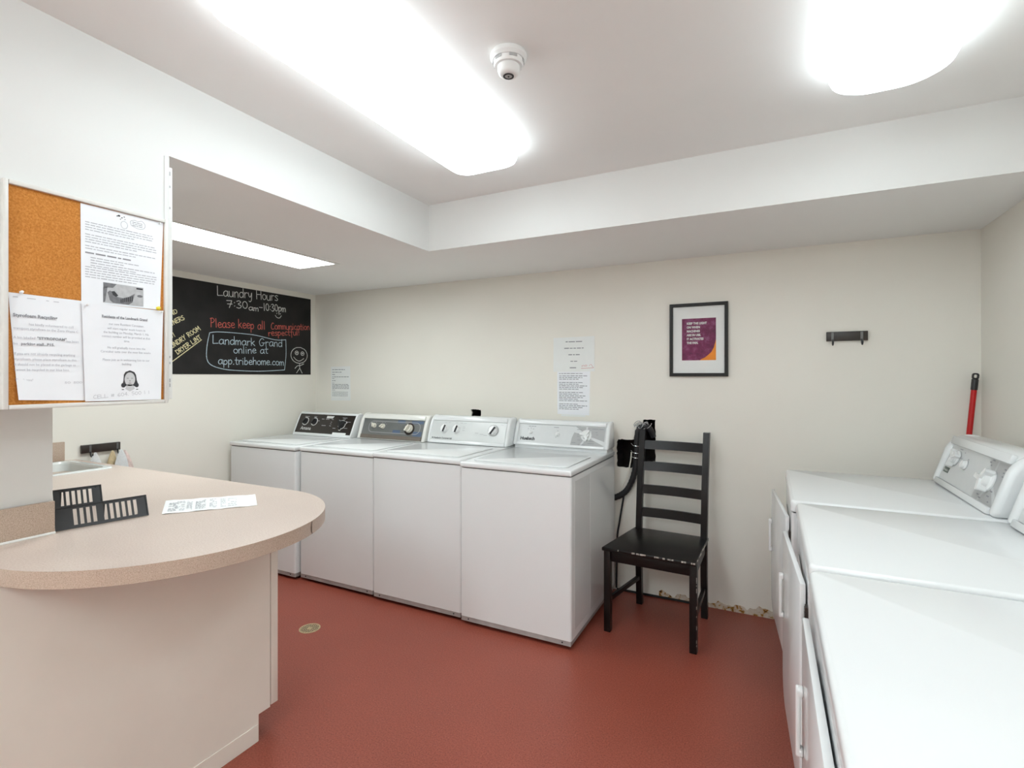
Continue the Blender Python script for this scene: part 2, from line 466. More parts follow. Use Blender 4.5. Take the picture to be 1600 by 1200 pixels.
def stroke(mb, P, pts, w, h, m=None):
    HCOUNT[0] += 1
    h = h + 0.00002 * (HCOUNT[0] % 7)
    n = len(pts)
    L, R = [], []
    for i in range(n):
        a, b = pts[max(i - 1, 0)], pts[min(i + 1, n - 1)]
        dx, dy = b[0] - a[0], b[1] - a[1]
        d = math.hypot(dx, dy) or 1
        ux, uy = -dy / d * w / 2, dx / d * w / 2
        x, y = pts[i]
        if i == 0: x, y = x - dx / d * w * .4, y - dy / d * w * .4
        if i == n - 1: x, y = x + dx / d * w * .4, y + dy / d * w * .4
        L.append(mb.bm.verts.new(P(x + ux, y + uy, h)))
        R.append(mb.bm.verts.new(P(x - ux, y - uy, h)))
    k = mb.mi(m) if m else 0
    for i in range(n - 1):
        f = mb.bm.faces.new((R[i], R[i + 1], L[i + 1], L[i]))
        f.material_index = k
def hand_width(s):
    return sum(G[c][0] for c in s)
def handwrite(mb, P, s, start, end, cap, w, h=0.0008, m=None, jit=0.03):
    """s written so that it runs from start to end (2-D), capitals cap tall"""
    (x0, y0), (x1, y1) = start, end
    dx, dy = x1 - x0, y1 - y0
    L = math.hypot(dx, dy)
    ux, uy = dx / L, dy / L
    k = L / hand_width(s)
    a = 0
    for c in s:
        wd, st = G[c]
        j = random.uniform(-jit, jit)
        for p in st:
            q = p if c in SHARP else smooth_path(p)
            pts = []
            for gx, gy in q:
                gx2 = (a + gx) * k
                gy2 = (gy * (1 + j) + j) * cap
                pts.append((x0 + ux * gx2 - uy * gy2, y0 + uy * gx2 + ux * gy2))
            stroke(mb, P, pts, w, h, m)
        a += wd

# ------------------------------------------------------------------ room shell
def simple_box(name, a, b, m):
    mb = MB(); mb.box(a, b)
    return mb.build(name, m, smooth=False)

T = 0.12
struct(simple_box('floor', (XL - T, YN - T, -0.1), (XR + T, D + 0.3, 0), 'floor'), 'speckled terracotta red vinyl floor', 'floor')
struct(simple_box('ceiling', (XL - T, YN - T, ZC), (XR + T, D + 0.3, ZC + 0.1), 'ceil'), 'flat off-white painted ceiling', 'ceiling')
struct(simple_box('wall_left', (XL - T, YN - T, 0), (XL, D + 0.3, ZC), 'wall'), 'beige wall with the chalkboard', 'wall')
struct(simple_box('wall_right', (XR, YN - T, 0), (XR + T, D + 0.3, ZC), 'wall'), 'beige wall behind the dryers', 'wall')
struct(simple_box('wall_front', (XL, YN - T, 0), (XR, YN, ZC), 'wall'), 'beige wall behind the viewer', 'wall')

# back wall with the ragged holes cut through its plasterboard
def back_wall():
    bm = bmesh.new()
    def rag(pts, step=0.012, amp=0.003):
        out = []
        for (a, b), (c, d) in zip(pts, pts[1:] + pts[:1]):
            n = max(1, int(math.hypot(c - a, d - b) / step))
            for k in range(n):
                t = k / n
                j = amp if k else 0
                out.append((a + (c - a) * t + random.uniform(-j, j), b + (d - b) * t + random.uniform(-j, j)))
        return out
    holes = [rag([(-0.887, 0.797), (-0.738, 0.792), (-0.718, 0.845), (-0.642, 0.845), (-0.642, 1.108), (-0.718, 1.106), (-0.720, 1.05), (-0.772, 1.036), (-0.778, 0.978), (-0.878, 0.974), (-0.889, 0.955)]),
             rag([(-1.990, 1.086), (-1.908, 1.086), (-1.908, 1.134), (-1.994, 1.136), (-1.982, 1.11)], 0.01, 0.003)]
    outer = [(XL, 0), (XR, 0), (XR, ZC), (XL, ZC)]
    loops = []
    for L in [outer] + holes:
        vs = [bm.verts.new((x, D, z)) for x, z in L]
        loops.append(vs)
        for a, b in zip(vs, vs[1:] + vs[:1]):
            bm.edges.new((a, b))
    bmesh.ops.triangle_fill(bm, use_beauty=True, edges=bm.edges[:])
    for f in bm.faces:
        if f.normal.y > 0:
            f.normal_flip()
    mb = MB()
    mb.add(bm, 'wall')
    for L in holes:
        n = len(L)
        r0 = [(x, D, z) for x, z in L]
        r1 = [(x, D + 0.013, z) for x, z in L]
        cx, cz = sum(p[0] for p in L) / n, sum(p[1] for p in L) / n
        r2 = [(cx + (x - cx) * 1.12, D + 0.0131, cz + (z - cz) * 1.12) for x, z in L]
        r3 = [(cx + (x - cx) * 1.12, D + 0.22, cz + (z - cz) * 1.12) for x, z in L]
        mb.loft([r0, r1], 'gypsum', False, False)
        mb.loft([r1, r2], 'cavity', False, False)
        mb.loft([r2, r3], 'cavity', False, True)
    # rear and edges of the wall
    mb.poly([(XL, D + 0.3, 0), (XL, D + 0.3, ZC), (XR, D + 0.3, ZC), (XR, D + 0.3, 0)], 'wall')
    o = mb.build('wall_back', smooth=False, recalc=False)
    return o
struct(back_wall(), 'beige back wall with two ragged holes', 'wall')

# L-shaped dropped soffit along the left and the back
mb = MB()
Ls = [(XL, YN), (XB, YN), (XB, YB), (XR, YB), (XR, D), (XL, D)]
mb.prism([(x, y, ZS) for x, y in Ls], (0, 0, ZC - ZS))
mb.bm.faces.ensure_lookup_table()
for f in mb.bm.faces:
    f.normal_update()
o = mb.build('trim_1', 'header', smooth=False)
o.data.materials.append(M['ceil'])
for p in o.data.polygons:
    if p.normal.z < -0.5:
        p.material_index = 1
struct(o, 'L-shaped dropped soffit under the ceiling', 'soffit')

# partition wall that carries the corkboard: the upper half stands proud of the lower
mb = MB()
mb.box((-2.07, YN, 0), (-1.97, 0.77, 1.30))
mb.box((-2.07, YN, 1.30), (XB, 0.993, ZS))
struct(mb.build('wall_partition', 'header', smooth=False), 'white partition wall with the corkboard', 'wall')
mb = MB()
mb.box((XB, 0.977, 1.30), (XB + 0.0025, 0.993, 2.098), bev=0.001, seg=1)
struct(mb.build('trim_2', 'header', smooth=False), 'corner bead on the partition end', 'trim')
mb = MB()
mb.box((XB - 0.05, 0.9935, 1.306), (XB - 0.004, 1.0065, 2.068), 'trim', bev=0.002)
for z in (1.345, 1.42, 1.44, 2.0, 2.04, 1.36, 1.93):
    mb.box((XB - 0.0045, 0.996, z), (XB - 0.0032, 0.9995, z + random.uniform(0.006, 0.014)), 'knob_grey')
struct(mb.build('trim_3', smooth=False), 'white metal strip with screw marks on the partition end', 'trim')

# flaking plaster along the foot of the back wall
mb = MB()
top, bot = [], []
n = 46
for k in range(n + 1):
    x = -0.62 + 0.72 * k / n
    e = 0.030 + 0.008 * math.sin(k * 0.9) + random.uniform(-0.007, 0.012) + (0.014 if k > 32 else 0)
    top.append((x, D - 0.0015, e)); bot.append((x, D - 0.004, 0.0))
mb.loft([bot, top], None, False, False, closed=False)
mb.loft([top, [(x, D, z + .001) for x, y, z in top]], None, False, False, closed=False)
struct(mb.build('baseboard_back', 'rust'), 'flaking rust-stained plaster at the foot of the back wall', 'baseboard')

mb = MB(); mb.box((-0.885, D - .012, 0), (-0.33, D - .0042, .013), None, .002, 1)
struct(mb.build('trim_4', 'dark'), 'dark strip of old cove at the foot of the wall behind the chair', 'trim')

# ------------------------------------------------------------------ ceiling fixtures
def wrap_light(label, x0, x1, y0, y1, r, lens='lens'):
    t = thing('ceiling_light', label, 'ceiling light', ((x0 + x1) / 2, (y0 + y1) / 2, ZC), group='wraparound ceiling lights')
    w, l = (x1 - x0) / 2, (y1 - y0) / 2
    def ring(ins, z, rr):
        return [(a, b, z) for a, b in rrect(-w + ins, -l + ins, w - ins, l - ins, rr, 8)]
    mb = MB()
    mb.loft([ring(0.03, 0, r - .02), ring(0.03, -0.016, r - .02)])
    mb.build('housing', 'trim', t)
    mb = MB()
    mb.loft([ring(0.012, -0.0165, r - .01), ring(0.002, -0.03, r), ring(0, -0.055, r), ring(0.006, -0.068, r - .004), ring(0.022, -0.078, r - .015), ring(0.05, -0.083, r - .03)])
    mb.build('diffuser', lens, t, angle=60)
wrap_light('long glowing white ceiling light left of the smoke detector', -1.279, -0.958, 0.78, 2.005, 0.075)
wrap_light('glowing white ceiling light nearest the dryers', 0.165, 0.483, 0.79, 2.012, 0.12, 'lens_right')
wrap_light('added unseen fill light behind the viewer, in line with the long ceiling light', -1.279, -0.958, -1.95, -0.72, 0.075, 'fill_rear')
wrap_light('added unseen fill light behind the viewer, in line with the one over the dryers', 0.165, 0.483, -1.95, -0.72, 0.075, 'fill_rear_right')

t = thing('recessed_light', 'flush rectangular ceiling light in the soffit above the chalkboard', 'ceiling light', (-2.635, 1.81, ZS))
P = Plane2D((0, 0, 0), (1, 0, 0), (0, -1, 0))     # normal down
mb = MB()
for q in (rect(-.18, -.62, -.155, .62), rect(.155, -.62, .18, .62), rect(-.155, -.62, .155, -.595), rect(-.155, .595, .155, .62)):
    add_plate(mb, P, q, 0.0, 0.006)
mb.build('frame', 'trim', t, smooth=False)
mb = MB(); add_plate(mb, P, rect(-.155, -.595, .155, .595), 0.0, 0.004)
mb.build('diffuser', 'lens_soffit', t, smooth=False)

# smoke detector
t = thing('smoke_detector', 'round white smoke detector with a dark ringed eye on the ceiling', 'smoke detector', (-0.715, 1.395, ZC))
mb = MB(); mb.lathe([(0.052, 0), (0.056, 0.006), (0.056, 0.016), (0.050, 0.022), (0.049, 0.024)], (0, 0, 0), (0, 0, -1), n=40)
mb.build('base', 'knob_white', t)
mb = MB(); mb.lathe([(0.046, 0.024), (0.046, 0.034), (0.042, 0.040)], (0, 0, 0), (0, 0, -1), n=40)
mb.build('collar', 'knob_white', t)
for k in range(6):
    a = math.radians(60 * k + 15)
    u = Vector((-math.sin(a), math.cos(a), 0)); r0 = Vector((math.cos(a), math.sin(a), 0))
    P = Plane2D(r0 * 0.0462 + Vector((0, 0, -0.029)), u, (0, 0, 1))
    mb = MB(); add_plate(mb, P, rect(-.012, -.004, .012, .004), -0.001, 0.0008)
    mb.build('vent_slot', 'knob_grey', t, smooth=False)
mb = MB(); mb.lathe([(0.034, 0.038), (0.034, 0.052), (0.031, 0.062), (0.024, 0.068), (0.020, 0.069)], (0, 0, 0), (0, 0, -1), n=40)
dome = mb.build('dome', 'knob_white', t)
mb = MB(); mb.lathe([(0.0165, 0.069), (0.0165, 0.0705), (0.0115, 0.0708), (0.0112, 0.069)], (0, 0, 0), (0, 0, -1), n=32)
mb.build('ring', 'ink', dome)
mb = MB(); mb.lathe([(0.0110, 0.069), (0.0110, 0.0700)], (0, 0, 0), (0, 0, -1), 'knob_grey', n=32)
mb.lathe([(0.0030, 0.070), (0.0030, 0.0712)], (0, 0, 0), (0, 0, -1), 'ink', n=16)
mb.build('eye', None, dome)

# ------------------------------------------------------------------ washers and dryers
def knob(parent, P, a, b, r, depth, m, style='bar', ang=0.0, name='knob'):
    mb = MB()
    c = P(a, b, 0)
    mb.lathe([(r * 1.12, 0.0005), (r * 1.1, depth * .3), (r * .96, depth * .42), (r * .9, depth), (r * .75, depth * 1.08)], c, P.n, n=24)
    ca, sa = math.cos(ang), math.sin(ang)
    Q = Plane2D(c, P.u * ca + P.v * sa, -P.u * sa + P.v * ca)
    if style == 'bar':
        add_plate(mb, Q, rrect(-r * .22, -r * .95, r * .22, r * .95, r * .15, 3), depth * .9, depth * 1.8)
    elif style == 'star':
        for k in range(3):
            R = Plane2D(c, P.u * math.cos(ang + k * 2.094) + P.v * math.sin(ang + k * 2.094), -P.u * math.sin(ang + k * 2.094) + P.v * math.cos(ang + k * 2.094))
            add_plate(mb, R, rrect(0, -r * .28, r * 1.55, r * .28, r * .22, 3), depth * .25, depth * 1.35)
    return mb.build(name, m, parent)

def console(t, x0, x1, yb, zb, yt, zt, yk, body, panel_mat, cheek, top_m, bot_m, proud=0.010, bev=0.010):
    """sloping control housing; returns its face as a plane whose origin is the panel's lower left corner"""
    mb = MB()
    prof = [(yb, zb), (yt, zt - .012), (yt + .018, zt), (yk, zt - .004), (yk + .01, zb)]
    mb.prism([(x0 + cheek * .6, y, z) for y, z in prof], (x1 - x0 - cheek * 1.2, 0, 0), None, 0.006)
    sl = Vector((0, yt - yb, zt - .012 - zb)).normalized()
    nrm = Vector((1, 0, 0)).cross(sl)
    # cheek outline: proud of the panel, its front corner rolled over the top
    lo = (yb + nrm.y * proud * .7, zb)
    k = .72
    p0 = (yb + (yt - yb) * k + nrm.y * proud, zb + (zt - .012 - zb) * k + nrm.z * proud)
    p1 = (yt + nrm.y * proud * .6 + .004, zt + .003)
    p2 = (yt + (yk - yt) * .55, zt + .003)
    pp = [lo] + [tuple((1 - t) ** 2 * p0[i] + 2 * t * (1 - t) * p1[i] + t * t * p2[i] for i in (0, 1)) for t in [q / 8 for q in range(9)]] + [(yk + .002, zt - .004), (yk + .012, zb)]
    for a, b in ((x0, x0 + cheek), (x1 - cheek, x1)):
        mb.prism([(a, y, z) for y, z in pp], (b - a, 0, 0), None, bev, 3)
    # hood lip along the top, sill along the bottom
    L = Vector((0, yt - yb, zt - .012 - zb)).length
    F = Plane2D((x0 + cheek, yb, zb), (1, 0, 0), sl)
    w = x1 - x0 - 2 * cheek
    mb.prism([F(0, L - top_m, 0), F(w, L - top_m, 0), F(w, L + .004, 0), F(0, L + .004, 0)], F.n * proud * .9, None, 0.003)
    mb.prism([F(0, 0, 0), F(w, 0, 0), F(w, bot_m, 0), F(0, bot_m, 0)], F.n * proud * .8, None, 0.003)
    h = mb.build('console', body, t)
    mb = MB()
    h2 = L - top_m - bot_m
    F2 = Plane2D(F(0, bot_m, 0), (1, 0, 0), sl)
    add_plate(mb, F2, rect(0.002, 0.001, w - .002, h2 - .001), 0.0002, 0.0025)
    pn = mb.build('control_panel', panel_mat, h, smooth=False)
    return h, pn, Plane2D(F2(0, 0, 0.0026), (1, 0, 0), sl), w, h2

def ticks(parent, P, spots, m, size=0.004, name='printed_marks'):
    mb = MB()
    for a, b, w in spots:
        mb.poly([P(x, y, 0.0004) for x, y in rect(a - w / 2, b - size / 2, a + w / 2, b + size / 2)])
    return mb.build(name, m, parent, smooth=False)

def washer_body(t, w, dep, zt=0.905, side=False):
    hw = w / 2
    mb = MB()
    vert = lambda e: abs(e.verts[0].co.z - e.verts[1].co.z) > .1 and e.verts[0].co.y < .1
    mb.box((-hw, 0, 0.046), (hw, dep, zt - .034), None, 0.012, 3, vert)
    if side:
        for y0, y1 in ((0.05, 0.295), (0.301, dep - .05)):
            mb.box((hw - .002, y0, 0.085), (hw + .0012, y1, zt - .06), None, 0.001, 1)
    mb.build('cabinet', 'enamel', t)
    mb = MB()
    mb.box((-hw + .004, 0.003, 0.020), (hw - .004, dep - .02, 0.0455), 'steel')
    for x in (-hw + .05, hw - .05):
        mb.lathe([(0.004, 0.0), (0.004, 0.0015)], (x, 0.003, 0.033), (0, -1, 0), 'dark', 8)
    mb.build('base_rail', 'steel', t, smooth=False)
    for x in (-hw + .06, hw - .06):
        for y in (.06, dep - .08):
            mb = MB(); mb.lathe([(.018, 0), (.018, .012), (.008, .013), (.008, .0198)], (x, y, 0), (0, 0, 1), n=12)
            mb.build('foot', 'rubber', t)
    mb = MB()
    mb.box((-hw + .006, 0.008, zt - .0338), (hw - .006, dep - .01, zt - .0302))  # black strip paints the shade in the gap under the deck
    mb.build('gap_shade', 'dark', t, smooth=False)
    mb = MB()
    mb.box((-hw - .002, -.006, zt - .030), (hw + .002, dep, zt), None, 0.008, 3)
    mb.build('top_deck', 'enamel', t)
    mb = MB()
    mb.prism([(a, b, zt + .0003) for a, b in rrect(-hw + .045, .05, hw - .045, .47, .03, 4)], (0, 0, .007), None, .003, 2)
    mb.build('lid', 'enamel', t)

WG = 'top-loading washers in a row'
# --- washer in the corner, dark console
def washer_dark():
    x0, x1 = -3.548, -2.868
    c = (x0 + x1) / 2
    t = thing('washing_machine', 'white top-load washer with black-brown console, nearest the chalkboard', 'washing machine', (c, 2.432, 0), group=WG)
    washer_body(t, x1 - x0, 0.66)
    h, pn, P, w, ht = console(t, -3.503 - c, -2.873 - c, 2.945 - 2.432, .906, 3.025 - 2.432, 1.087, .655, 'enamel', 'console_brown', .012, .004, .022, .006, .004)
    for a in (.085, .185):
        knob(pn, P, a, ht * .60, .025, .014, 'plastic_black', 'bar', -.5)
        mb = MB(); mb.lathe([(.0345, .0003), (.0345, .003), (.0300, .0032), (.0300, .0004)], P(a, ht * .60, 0), P.n, n=28)
        mb.build('knob_ring', 'print_white', pn)
    knob(pn, P, .49, ht * .52, .030, .015, 'plastic_black', 'star', .4, 'dial')
    knob(pn, P, .49, ht * .52, .034, .004, 'print_white', 'star', .4, 'dial_outline')
    mb = MB(); mb.lathe([(.0375, .0003), (.0375, .003), (.0345, .0032), (.0345, .0004)], P(.49, ht * .52, 0), P.n, n=28)
    mb.build('dial_ring', 'print_white', pn)
    ticks(pn, P, [(.085, .138, .05), (.18, .138, .03), (.20, .118, .025), (.225, .105, .03), (.27, .122, .03), (.32, .122, .04), (.375, .122, .02), (.30, .068, .045), (.37, .085, .012), (.37, .068, .02), (.50, .14, .05), (.50, .13, .025), (.555, .107, .035), (.54, .055, .035), (.42, .05, .03), (.37, .10, .012)], 'shield', .0045)
    mb = MB(); add_plate(mb, P, [(.305, .130), (.372, .130), (.384, .150), (.305, .150)], .0002, .0007)
    mb.build('sticker', 'print_white', pn, smooth=False)
    mb = MB(); add_plate(mb, P, rect(.42, -.008, .56, .016), .0003, .0007)
    mb.build('sticker', 'paper_warm', pn, smooth=False)
    mb = MB(); add_text(mb, P, 'Amana', .055, .024, .042, .0005, sx=1.0, bold=.0006)
    mb.build('logo', 'print_white', pn, smooth=False)
washer_dark()

# --- second washer, steel-grey console
def washer_grey():
    x0, x1 = -2.848, -2.206
    c = (x0 + x1) / 2
    t = thing('washing_machine', 'white top-load washer with grey metal console and cream knobs', 'washing machine', (c, 2.455, 0), group=WG)
    washer_body(t, x1 - x0, 0.70)
    h, pn, P, w, ht = console(t, -2.846 - c, -2.21 - c, 2.99 - 2.455, .907, 3.055 - 2.455, 1.094, .69, 'enamel_warm', 'console_steel', .030, .028, .004, .012, .010)
    mb = MB(); add_plate(mb, P, rect(.004, .003, w - .004, .030), .0002, .006)
    mb.build('taupe_strip', 'console_taupe', pn, smooth=False)
    mb = MB()
    o1, o2 = rrect(.06, .048, w - .03, .138, .04, 8), rrect(.064, .052, w - .034, .134, .036, 8)
    mb.loft([[P(a, b, .0005) for a, b in o1], [P(a, b, .0005) for a, b in o2]], None, False, False)
    mb.build('outline', 'shield', pn, smooth=False)
    for q in (rect(.33, .128, .40, .150), rect(.46, .128, w - .01, .150), rect(.30, .05, .37, .075), rect(.49, .035, w - .01, .07)):
        mb = MB(); mb.poly([P(a, b, .0003) for a, b in q])
        mb.build('blue_patch', 'print_blue', pn, smooth=False)
    knob(pn, P, .115, .100, .017, .018, 'knob_cream', 'bar', .3)
    knob(pn, P, .20, .098, .017, .018, 'knob_cream', 'bar', -.9)
    mb = MB(); mb.lathe([(.045, .0003), (.045, .0022), (.043, .0025)], P(.45, .088, 0), P.n, n=32)
    sk = mb.build('dial_skirt', 'console_brown', pn)
    knob(sk, P, .45, .09, .028, .024, 'knob_cream', 'bar', -.5, 'dial')
    ticks(pn, P, [(.115 + .03 * math.cos(a), .1 + .03 * math.sin(a), .008) for a in (.5, 1.2, 2, 2.7)] + [(.2 + .03 * math.cos(a), .1 + .03 * math.sin(a), .008) for a in (.5, 1.2, 2, 2.7)], 'shield', .004)
washer_grey()

# --- third washer, silver-white console
def washer_silver():
    x0, x1 = -2.197, -1.555
    c = (x0 + x1) / 2
    t = thing('washing_machine', 'white top-load washer with silver-white console, third from the chalkboard', 'washing machine', (c, 2.445, 0), group=WG)
    washer_body(t, x1 - x0, 0.72, .911)
    h, pn, P, w, ht = console(t, -2.197 - c, -1.548 - c, 3.0 - 2.445, .912, 3.065 - 2.445, 1.102, .71, 'enamel', 'console_silver', .026, .026, .022, .010, .012)
    for a in (.105, .205):
        k = knob(pn, P, a, .082, .027, .016, 'knob_white', 'bar', -.25)
        mb = MB(); Q = Plane2D(P(a, .082, 0), P.u * math.cos(-.25) + P.v * math.sin(-.25), P.v * math.cos(-.25) - P.u * math.sin(-.25))
        add_plate(mb, Q, rect(.0062, -.024, .0105, .024), .010, .0294)
        mb.build('pointer', 'ink', k, smooth=False)
    mb = MB(); mb.lathe([(.040, .0004), (.040, .006), (.036, .007)], P(.50, .085, 0), P.n, n=32)
    sk = mb.build('dial_skirt', 'knob_grey', pn)
    mb = MB(); mb.lathe([(.037, .0071), (.037, .0075)], P(.50, .085, 0), P.n, n=32)
    k = knob(sk, P, .50, .085, .031, .020, 'knob_white', 'bar', -.55, 'dial')
    mb.bm.free()
    mb = MB(); Q = Plane2D(P(.50, .085, 0), P.u * math.cos(-.55) + P.v * math.sin(-.55), P.v * math.cos(-.55) - P.u * math.sin(-.55))
    add_plate(mb, Q, rect(.007, -.028, .012, .028), .012, .0368)
    mb.build('pointer', 'ink', k, smooth=False)
    mb = MB()
    for a, b in ((.36, .06), (.40, .053), (.43, .048)):
        mb.poly([P(x, y, .0004) for x, y in rect(a, b, a + .028, b + .004)])
    for a in (.10, .13, .19, .23, .26, .55):
        mb.poly([P(x, y, .0004) for x, y in rect(a, .126, a + .02, .1285)])
    for b in (.09, .075, .10):
        mb.poly([P(x, y, .0004) for x, y in rect(.255, b, .275, b + .0025)])
    mb.build('printed_marks', 'shield', pn, smooth=False)
    mb = MB(); add_text(mb, P, 'Huebsch Commercial', .028, .008, .0175, .0005, bold=.0004)
    mb.poly([P(x, y, .0005) for x, y in ((.012, .014), (.019, .009), (.026, .014), (.019, .020))])
    mb.build('logo', 'ink', pn, smooth=False)
washer_silver()

def shield_dial(pn, P, cx, cy, a0, a1, b1):
    """the grey printed field behind the cycle dial, cut by pale rays"""
    mb = MB()
    for q in ([(a0, .0), (a0 + .006, .05), (a0 + .018, .085), (cx - .035, cy + .008), (cx - .02, cy - .035), (cx - .04, .0)],
              [(cx - .028, .0), (cx - .008, cy - .04), (cx + .03, cy - .02), (a1, .004), (a1 - .01, .0)],
              [(cx + .035, cy - .008), (cx + .03, cy + .03), (cx + .006, cy + .04), (cx + .006, b1), (a1, b1), (a1, .032)],
              [(cx - .075, b1), (cx - .03, cy + .026), (cx - .006, cy + .04), (cx - .006, b1)]):
        mb.poly([P(x, y, .0003) for x, y in q])
    return mb.build('grey_field', 'shield', pn, smooth=False)

# --- fourth washer, pale console with grey dial field
def washer_pale():
    x0, x1 = -1.546, -0.8905
    c = (x0 + x1) / 2
    t = thing('washing_machine', 'white top-load washer with pale console and grey dial field, nearest the chair', 'washing machine', (c, 2.4276, 0), group=WG)
    washer_body(t, x1 - x0, 0.798, .905, True)
    mb = MB(); mb.box((-1.535 - c, 3.09 - 2.4276, .9052), (-.90 - c, .79, .9245))
    mb.build('console_plinth', 'enamel', t, smooth=False)
    h, pn, P, w, ht = console(t, -1.548 - c, -.888 - c, 3.082 - 2.4276, .925, 3.145 - 2.4276, 1.092, .785, 'enamel', 'console_white', .028, .022, .018, .012, .012)
    shield_dial(pn, P, w - .125, ht * .52, w - .225, w - .004, ht - .004)
    mb = MB(); mb.lathe([(.036, .0004), (.036, .004), (.033, .006)], P(w - .125, ht * .52, 0), P.n, n=32)
    sk = mb.build('dial_skirt', 'knob_white', pn)
    knob(sk, P, w - .125, ht * .52, .024, .022, 'knob_white', 'star', .9, 'dial')
    for a, b in ((.092, .070), (.285, .066)):
        knob(pn, P, a, b, .012, .010, 'knob_white', 'bar', .2)
    ticks(pn, P, [(.08, .112, .018), (.10, .112, .018), (.118, .112, .012), (.07, .094, .008), (.09, .099, .008), (.108, .094, .008), (.27, .112, .035), (.283, .09, .006), (.275, .046, .006)], 'ink_grey', .0035)
    ticks(pn, P, [(w - .175, .105, .03), (w - .07, .112, .04), (w - .03, .112, .03), (w - .06, .09, .012), (w - .055, .075, .012), (w - .18, .075, .012), (w - .18, .06, .012), (w - .17, .035, .022), (w - .205, .018, .028), (w - .085, .03, .03), (w - .09, .016, .04), (w - .15, .004, .05)], 'ink_grey', .0035)
    mb = MB(); add_text(mb, P, 'Huebsch', .022, .018, .030, .0005, bold=.0014)
    mb.build('logo', 'ink', pn, smooth=False)
washer_pale()

